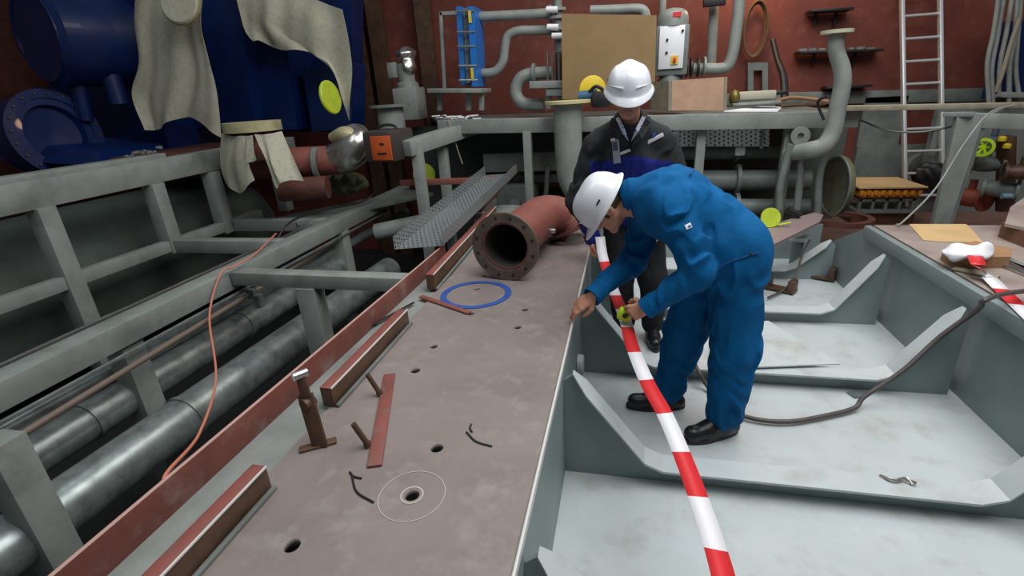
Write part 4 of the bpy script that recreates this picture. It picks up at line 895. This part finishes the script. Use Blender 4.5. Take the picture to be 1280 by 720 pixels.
def hair_mesh(M, name, parent):
    c = M@Vector((0, 0, 0)); S = SDF(c-V(.16, .16, .16), c+V(.16, .16, .16), .004); R = np.array(M.to_3x3()); p = lambda *a: tuple(M@Vector(a))
    S.ell(p(0, .018, .025), (.083, .102, .094), R, .01, wr=.0012); S.cone(p(-.03, .085, -.045), p(.03, .085, -.045), .030, .030, .02)
    S.ell(p(0, -.11, -.03), (.12, .105, .15), R, .01, True); S.ell(p(0, 0, -.13), (.14, .075, .10), R, .01, True)
    for s_ in (-1, 1): S.ell(p(.085*s_, -.005, -.01), (.022, .024, .032), R, .006, True)
    S.cone(p(.074, -.03, .02), p(.074, -.022, -.025), .008, .006, .006); S.cone(p(-.074, -.03, .02), p(-.074, -.022, -.025), .008, .006, .006)
    return S.mesh(name, hairm, parent)
def hand(S, W, d, n, side, curl, sp=.06, sc=1.0, th=(.5, .75, .3, .85, .3, .4, .95, -.1, .4)):
    W = Vector(W); d = nrm(d); n = Vector(n); n = (n-d*n.dot(d)).normalized(); t = d.cross(n)*side
    ys = (.030, .010, -.010, -.029); Ls = (.088, .092, .087, .077); fl = (.95, 1.06, 1.0, .8)
    S.cone(W-d*.02, W+d*.02, .026*sc, .024*sc, .02)
    S.ell(W+d*.05*sc+n*.004, (.044*sc, .036*sc, .016*sc), np.array(Matrix((d, t, n)).transposed()), .012)
    for i in range(4):
        K = W+(t*ys[i]+d*Ls[i])*sc
        S.cone(W+(t*ys[i]*.55+d*.018)*sc, K, .014*sc, .0115*sc, .010)
        a = 0; q = K; dd0 = (d+t*(ys[i]/.03*sp)).normalized(); r = .0098*sc
        for j, L in enumerate((.042, .027, .021)):
            a += curl[i][j]; dd = dd0*math.cos(a)+n*math.sin(a); q2 = q+dd*L*fl[i]*sc; S.cone(q, q2, r, r*.92, .003 if j else .006); q = q2; r *= .92
    b = W+(t*.020+d*.02+n*.006)*sc; r = .0155*sc
    for j, L in enumerate((.046, .034, .027)):
        v = nrm(d*th[3*j]+t*th[3*j+1]+n*th[3*j+2]); b2 = b+v*L*sc; S.cone(b, b2, r, r*.82, .006); b = b2; r *= .82
    return q
def body_mat(M):
    Mi = np.array(M.inverted())
    def f(c):
        l = c@Mi[:3, :3].T+Mi[:3, 3]; o = np.zeros(len(c), int)
        o[(np.abs(l[:, 0]) < .021) & (l[:, 1] < -.078) & (l[:, 2] < -.048) & (l[:, 2] > -.070)] = 1
        ey = (np.abs(np.abs(l[:, 0])-.031) < .011) & (np.abs(l[:, 2]-.001) < .0055) & (l[:, 1] < -.075); o[ey] = 2
        o[ey & (np.abs(np.abs(l[:, 0])-.031) < .0048)] = 3
        o[(np.abs(np.abs(l[:, 0])-.030) < .020) & (np.abs(l[:, 2]-.029) < .0045) & (l[:, 1] < -.07)] = 4
        return o
    return f
BM = [skin, mat('lips', (176, 112, 98), .5), mat('eye_white', (225, 222, 218), .3), mat('iris', (40, 34, 30), .2), hairm]
def hard_hat(M, parent, label, mark=True):
    p = lambda x, y, z: M@Vector((x*1.07, y*1.07, z*1.07)); mb = MB(); n = 56; vv = []; ff = []
    prof = [(0, .128), (.18, .126), (.36, .119), (.52, .108), (.66, .094), (.78, .076), (.88, .055), (.95, .034), (1, 0)]
    z0 = .018; H = .122; rings = []
    def rim(a, off, z):
        c, s_ = math.cos(a), math.sin(a); fr = max(0, -s_); pk = (max(0, -s_-.35)/.65)**.8*.040 if s_ < -.35 else 0
        rx, ry = .114+off, .140+off+pk; return (rx*c, ry*s_+.012, z-pk*.12-.004*(1 if pk else 0)*fr)
    rings.append([rim(2*PI*k/n, .014, z0-.010) for k in range(n)]); rings.append([rim(2*PI*k/n, .014, z0-.006) for k in range(n)]); rings.append([rim(2*PI*k/n, .004, z0+.002) if math.sin(2*PI*k/n) > -.35 else (.116*math.cos(2*PI*k/n), .140*math.sin(2*PI*k/n)+.012, z0+.004) for k in range(n)])
    for i in range(1, 17):
        th = i/16*PI/2; r = math.cos(th)**.62; z = z0+H*math.sin(th)**1.0; R_ = []
        for k in range(n):
            a = 2*PI*k/n; x = .112*r*math.cos(a); y = .137*r*math.sin(a)+.012; zz = z
            g = math.exp(-(x/.024)**4); zz += .006*g*min(1, max(0, 1-r)*6) if y < .12 else 0
            g2 = math.exp(-((abs(x)-.052)/.011)**2); zz -= .0035*g2*(1 if th > .5 else 0)
            R_.append((x, y, zz))
        rings.append(R_)
    for r_ in rings: vv += [p(*q) for q in r_]
    for i in range(len(rings)-1):
        for k in range(n): ff.append((i*n+k, i*n+(k+1) % n, (i+1)*n+(k+1) % n, (i+1)*n+k))
    mb._add(vv, ff); o = mb.build('hard_hat', white, parent, auto=75); md = o.modifiers.new('s', 'SOLIDIFY'); md.thickness = .003; md.offset = -1
    o['label'] = label
    for s_ in (-1, 1):
        MB().box(p(.108*s_, .03, z0+.042), (.006, .030, .008), M.to_3x3(), .001).build('vent_slot', blk, o)
        pts = [p(.103*s_*math.cos(a_)*1.0, -.135*math.sin(a_)+.012, z0+.030+.022*math.sin(a_*1.3)) for a_ in np.linspace(.1, 1.25, 9)]
        MB().sweep(pts, .0035, 8, smooth=2).build('rain_ridge', white, o)
    mb = MB(); mb.sweep([p(-.075, -.04, .02), p(-.072, -.045, -.05), p(-.04, -.075, -.105)], .002, 6, smooth=5)
    MB().sweep([p(.09*math.cos(a_), .11*math.sin(a_)+.012, .012) for a_ in np.linspace(0, PI, 17)], .008, 8).build('inner_band', blk, o); mb.bm.free()
    return o
def boot(ankle, toe, name, parent, m=leather):
    a = Vector(ankle); t_ = Vector(toe); d = (t_-a); d.z = 0; L = d.length; d.normalize(); s_ = d.cross(V(0, 0, 1)); z0 = min(a.z, t_.z)
    A = V(a.x, a.y, z0)
    S = SDF(A+V(-.3, -.3, -.02), A+V(.3, .3, .26), .005); heel = A-d*.055
    S.cone(heel+V(0, 0, .045), A+d*.08+V(0, 0, .045), .040, .044, .03); S.cone(A+d*.08+V(0, 0, .042), A+d*(L-.045)+V(0, 0, .045), .046, .044, .03)
    S.cone(A+V(0, 0, .06), A+V(0, 0, .20), .047, .052, .03); S.cone(A+d*.02+V(0, 0, .10), A+d*.10+V(0, 0, .06), .04, .035, .03)
    b = S.mesh(name, m, parent)
    mb = MB(); pl_ = []
    for k in range(28):
        a_ = 2*PI*k/28; u = math.cos(a_); v = math.sin(a_); cen = A+d*((L-.09)/2); pl_.append(cen+d*u*((L+.11)/2)*.98+s_*v*(.050 if u > 0 else .043)*(abs(v)**-.25 if abs(v) > .01 else 1)*abs(v)**.25)
    mb.prism(pl_, (0, 0, .026)); so = mb.build('sole', blk, b)
    mb = MB()
    for k in range(4): q = A+d*(.045+.022*k)+V(0, 0, .118-.014*k); mb.sweep([q-s_*.025, q+V(0, 0, .006), q+s_*.025], .0035, 6, smooth=3)
    mb.build('lace', blk, b); return b
def patch(o, px, py, w_, h_, m, name, rot=0, parent=None, off=.003):
    og = Vector(CAMP.tolist()); d = Vector((RW@np.array([px-640., py-360., F])).tolist()).normalized()
    ok, loc, n, _ = o.ray_cast(og, d)
    if not ok: print('patch miss', name); return None
    z = V(0, 0, 1); x = z.cross(n).normalized(); y = n.cross(x); R = Matrix((x, y, n)).transposed()@Matrix.Rotation(rot, 3, 'Z')
    return MB().box(loc+n*off, (w_, h_, .004), R, .001).build(name, m, parent or o)

# ---------------- man in blue coverall (bending, facing the plate)
HM = frame((-.09, 2.44, 1.200), (-.86, -.12, .48), (-.45, .05, -.88))
S = SDF((-.36, 2.02, .0), (.74, 2.74, 1.46), .0037)
hd(S, HM, (.07, 2.43, 1.245))
S.cone((.07, 2.43, 1.24), (.42, 2.42, 1.02), .09, .10, .03)
nsh, nel, nwr = V(.20, 2.24, 1.22), V(.33, 2.20, .955), V(.125, 2.21, .775)
fsh, fel, fwr = V(.12, 2.60, 1.20), V(.055, 2.52, .895), V(-.135, 2.31, .785)
S.cone((.1, 2.42, 1.23), nsh, .07, .05, .03).cone((.1, 2.42, 1.23), fsh, .07, .05, .03)
S.cone(nsh, nel, .050, .040, .02).cone(nel, nwr, .038, .027, .02).cone(fsh, fel, .050, .040, .02).cone(fel, fwr, .038, .027, .02)
nhip, nkn, nan = V(.50, 2.32, .93), V(.545, 2.31, .52), V(.535, 2.32, .10)
fhip, fkn, fan = V(.43, 2.52, .92), V(.335, 2.52, .50), V(.275, 2.53, .10)
for a, b, c in ((nhip, nkn, nan), (fhip, fkn, fan)): S.cone(a, b, .07, .05, .03).cone(b, c, .048, .035, .03)
S.cone((.42, 2.42, 1.02), (.47, 2.42, .95), .10, .10, .03)
hand(S, fwr, (-.78, -.10, -.58), (-.35, .30, -.85), 1, [(.15, .3, .2), (.2, .35, .3), (.3, .4, .3), (.4, .5, .4)], sp=.02, th=(.7, .5, .4, .95, .05, .25, .95, -.2, .2))
hand(S, nwr, (-.85, .05, -.42), (-.2, .9, -.4), -1, [(.9, 1.1, .6), (1.0, 1.1, .6), (1.05, 1.1, .7), (1.1, 1.1, .7)], th=(.6, .55, .5, .8, .1, .7, .7, -.2, .8))
man = S.mesh('person', BM, None, body_mat(HM))
tag(man, 'person in blue coverall and white hard hat bending over the pit edge', 'person')
S = SDF((-.24, 2.0, .03), (.82, 2.80, 1.52), .0068)
bk = V(.22, 2.42, 1.235)
S.ell((.45, 2.42, 1.03), (.19, .205, .17), k=.05, wr=.004)
S.cone((.40, 2.42, 1.10), (.22, 2.42, 1.22), .160, .175, .05, wr=.010, wf=7)
S.ell((.20, 2.33, 1.22), (.16, .14, .145), k=.05, wr=.006); S.ell((.16, 2.53, 1.20), (.16, .14, .14), k=.05, wr=.006)
S.ell((.53, 2.34, 1.00), (.13, .13, .16), k=.05); S.ell((.50, 2.51, .99), (.13, .12, .16), k=.05)
S.cone((.16, 2.42, 1.24), (.035, 2.43, 1.255), .12, .083, .03)
S.cone(nsh+V(0, 0, .01), nel, .088, .074, .04, wr=.012, wf=15).cone(nel, nwr+V(.02, 0, .01), .074, .050, .03, wr=.012, wf=17)
S.cone(fsh, fel, .085, .070, .04, wr=.012, wf=15).cone(fel, fwr+V(.02, .02, .012), .070, .049, .03, wr=.012, wf=17)
S.cone(nhip+V(.01, 0, 0), nkn, .130, .112, .05, wr=.010, wf=8).cone(nkn, nan+V(.0, 0, .04), .112, .092, .04, wr=.012, wf=12)
S.cone(fhip, fkn, .125, .110, .05, wr=.010, wf=8).cone(fkn, fan+V(.0, 0, .04), .110, .090, .04, wr=.012, wf=12)
S.cone((-.01, 2.43, 1.245), (-.05, 2.43, 1.23), .058, .058, .006, sub=True)
cv = S.mesh('coverall', bluecl, man); cv['label'] = 'blue cotton coverall'
# trim cloth details
ca = (HM@V(0, .028, -.055)-V(.07, 2.43, 1.245)).normalized()
MB().lathe(V(.045, 2.43, 1.255), ca, [(-.01, .088), (.02, .086), (.045, .080), (.045, .074), (.02, .076), (-.01, .078)], 36, True).build('collar', bluecl, cv)
for w0, e0, r_ in ((nwr, nel, .052), (fwr, fel, .051)):
    d_ = (w0-e0).normalized(); MB().ring(w0-d_*.012, d_, r_, r_-.010, .035, 32).build('cuff', bluecl, cv)
patch(cv, 860, 283, .030, .022, whitep, 'sleeve_logo', .3); patch(cv, 861, 283, .014, .008, bgasket, 'sleeve_logo_mark', .3, off=.006)
patch(cv, 928, 322, .15, .008, mat('seam_blue', (6, 66, 116), .8), 'pocket_seam', .35); patch(cv, 900, 335, .10, .007, MATS['seam_blue'], 'pocket_seam', .9)
patch(cv, 938, 318, .012, .012, blk, 'snap_button', 0)
patch(cv, 865, 215, .10, .006, MATS['seam_blue'], 'back_seam', .2)
boot(nan-V(0, 0, .10), (.335, 2.225, 0), 'boot', man); boot(fan-V(0, 0, .10), (.045, 2.50, 0), 'boot', man)
hair_mesh(HM, 'hair', man)
hard_hat(HM, man, 'white hard hat seen from the side')
# tape measure held in the near hand
c_ = at(781, 393, y=2.27)
t = thing('tape_measure', 'lime green tape measure case held by the man in blue', 'tape measure', c_)
R_ = Matrix.Rotation(.35, 3, 'Y'); MB().box(c_, (.068, .045, .062), R_, .012).build('case', limeb, t)
MB().tube(c_+R_@V(0, -.022, .004), c_+R_@V(0, -.027, .004), .013, n=20).build('button', blk, t)

# ---------------- man in black jacket (standing behind, leaning forward)
HM2 = frame((.005, 3.01, 1.705), (.02, -.36, .92), (.03, -.85, -.46))
S = SDF((-.42, 2.82, .0), (.52, 3.72, 1.90), .0042)
hd(S, HM2, (.02, 3.17, 1.54))
rsh, rel, rwr = V(-.19, 3.22, 1.405), V(-.30, 3.22, 1.06), V(-.205, 3.26, .80)
lsh, lel, lwr = V(.225, 3.24, 1.405), V(.34, 3.28, 1.08), V(.20, 3.10, .88)
S.cone((.02, 3.17, 1.50), (.05, 3.38, 1.0), .08, .10, .03).cone((.02, 3.2, 1.40), rsh, .07, .05, .03).cone((.02, 3.2, 1.40), lsh, .07, .05, .03)
S.cone(rsh, rel, .05, .04, .02).cone(rel, rwr, .038, .027, .02).cone(lsh, lel, .05, .04, .02).cone(lel, lwr, .038, .027, .02)
legs2 = ((V(-.04, 3.40, .94), V(-.02, 3.30, .50), V(.02, 3.42, .10)), (V(.15, 3.42, .94), V(.20, 3.28, .52), V(.22, 3.38, .10)))
for a, b, c in legs2: S.cone(a, b, .07, .05, .03).cone(b, c, .048, .035, .03)
S.cone((.05, 3.38, 1.0), (.05, 3.40, .92), .10, .1, .03)
hand(S, rwr, (.05, -.10, -1), (.85, -.35, 0), 1, [(.7, .9, .5), (.8, 1.0, .5), (.85, 1.0, .6), (.9, 1.0, .6)], th=(.7, .5, .4, .9, .1, .5, .8, -.2, .7))
hand(S, lwr, (-.6, -.5, -.5), (-.4, .1, -.9), -1, [(.5, .5, .3)]*4)
man2 = S.mesh('person', BM, None, body_mat(HM2)); tag(man2, 'person in black jacket with royal blue panels and white hard hat facing the camera', 'person')
S = SDF((-.46, 2.9, .78), (.54, 3.66, 1.68), .0075)
S.ell((.02, 3.25, 1.33), (.20, .14, .17), k=.06, wr=.008)
S.cone((-.02, 3.27, 1.28), (.0, 3.36, 1.0), .150, .148, .05, wr=.008, wf=8).cone((.08, 3.27, 1.28), (.10, 3.36, 1.0), .150, .148, .05, wr=.008, wf=8)
S.cone((-.13, 3.22, 1.45), (.018, 3.17, 1.52), .075, .085, .05); S.cone((.17, 3.22, 1.45), (.018, 3.17, 1.52), .075, .085, .05); S.cone((.02, 3.21, 1.38), (.018, 3.15, 1.55), .13, .082, .04)
S.cone(rsh, rel, .084, .075, .04, wr=.010, wf=14).cone(rel, rwr+V(0, 0, .04), .073, .050, .03, wr=.010, wf=17)
S.cone(lsh, lel, .084, .075, .04, wr=.010, wf=14).cone(lel, lwr+V(.03, .03, .03), .073, .050, .03, wr=.010, wf=17)
S.cone((.018, 3.08, 1.61), (.02, 3.14, 1.54), .062, .05, .01, sub=True)
def jm(c):
    o = np.zeros(len(c), int); o[(c[:, 2]+.55*(c[:, 1]-3.1)) < 1.345] = 1
    arm = (c[:, 0] < -.215) | (c[:, 0] > .27); o[arm & (c[:, 2] > .90)] = 0
    return o
jk = S.mesh('jacket', [blackcl, royal], man2, jm); jk['label'] = 'black jacket with royal blue lower panels'
S = SDF((-.3, 3.05, .04), (.45, 3.66, 1.1), .0085)
S.ell((.055, 3.40, .96), (.175, .14, .14), k=.05)
for a, b, c in legs2: S.cone(a, b, .112, .092, .05, wr=.004, wf=8).cone(b, c+V(0, 0, .03), .090, .080, .04, wr=.005, wf=12)
S.mesh('trousers', trous, man2)['label'] = 'black work trousers'
for (a, b, c), dx in zip(legs2, (0, .02)): boot(c-V(0, 0, .10), (c.x+dx, c.y-.21, 0), 'boot', man2)
hair_mesh(HM2, 'hair', man2); hard_hat(HM2, man2, 'white hard hat facing the camera')
ca = (HM2@V(0, .028, -.055)-V(.02, 3.17, 1.53)).normalized()
mb = MB()
for s_ in (-1, 1): mb.prism([V(.02+.006*s_, 3.045, 1.44), V(.02+.045*s_, 3.035, 1.49), V(.02+.085*s_, 3.08, 1.57), V(.02+.065*s_, 3.09, 1.575), V(.02+.03*s_, 3.04, 1.51)], (0, -.004, .002))
mb.build('shirt_collar', mat('shirt_white', (205, 208, 222), .8, 0, (120, 130, 170), 60, sharp=(.5, .55)), jk, smooth=False)
mb = MB()
for s_ in (-1, 1): mb.prism([V(.02+.006*s_, 3.035, 1.41), V(.02+.065*s_, 3.035, 1.45), V(.02+.12*s_, 3.11, 1.53), V(.02+.11*s_, 3.15, 1.57), V(.02+.090*s_, 3.08, 1.56), V(.02+.045*s_, 3.025, 1.49)], (0, -.008, .003))
mb.build('jacket_collar', blackcl, jk, smooth=False)
patch(jk, 771, 189, .045, .14, mat('badge_grey', (170, 172, 184), .4), 'name_badge', .15, off=.008); b_ = patch(jk, 770, 183, .030, .045, mat('badge_dark', (90, 88, 100), .5), 'badge_print', .15, off=.012); patch(jk, 768, 174, .032, .016, whitep, 'badge_clip', .15, off=.014)
patch(jk, 781, 190, .07, .016, whitep, 'reflective_strip', .35); patch(jk, 819, 173, .10, .022, whitep, 'reflective_strip', .45); patch(jk, 817, 169, .022, .026, bgasket, 'chest_logo', .3)
d_ = (rwr-rel).normalized(); MB().ring(rwr-d_*.03, d_, .055, .043, .05, 32).build('cuff', royal, jk)

# barrier tape held by both men
tape('barrier_tape', [at(750, 296, y=3.20), at(754, 322, y=3.08), at(766, 360, y=2.75), at(781, 398, y=2.33), at(790, 432, z=.625), at(810, 480, z=.60), at(832, 520, z=.58), at(858, 582, z=.57), at(882, 648, z=.58), at(900, 705, z=.60), at(916, 770, z=.62)], .062, .205, 'long red and white striped barrier tape stretched between the men and the camera', nrm=lambda u: (.15, -.75, .65) if u < .4 else (.12, -.55, .8), start=1)
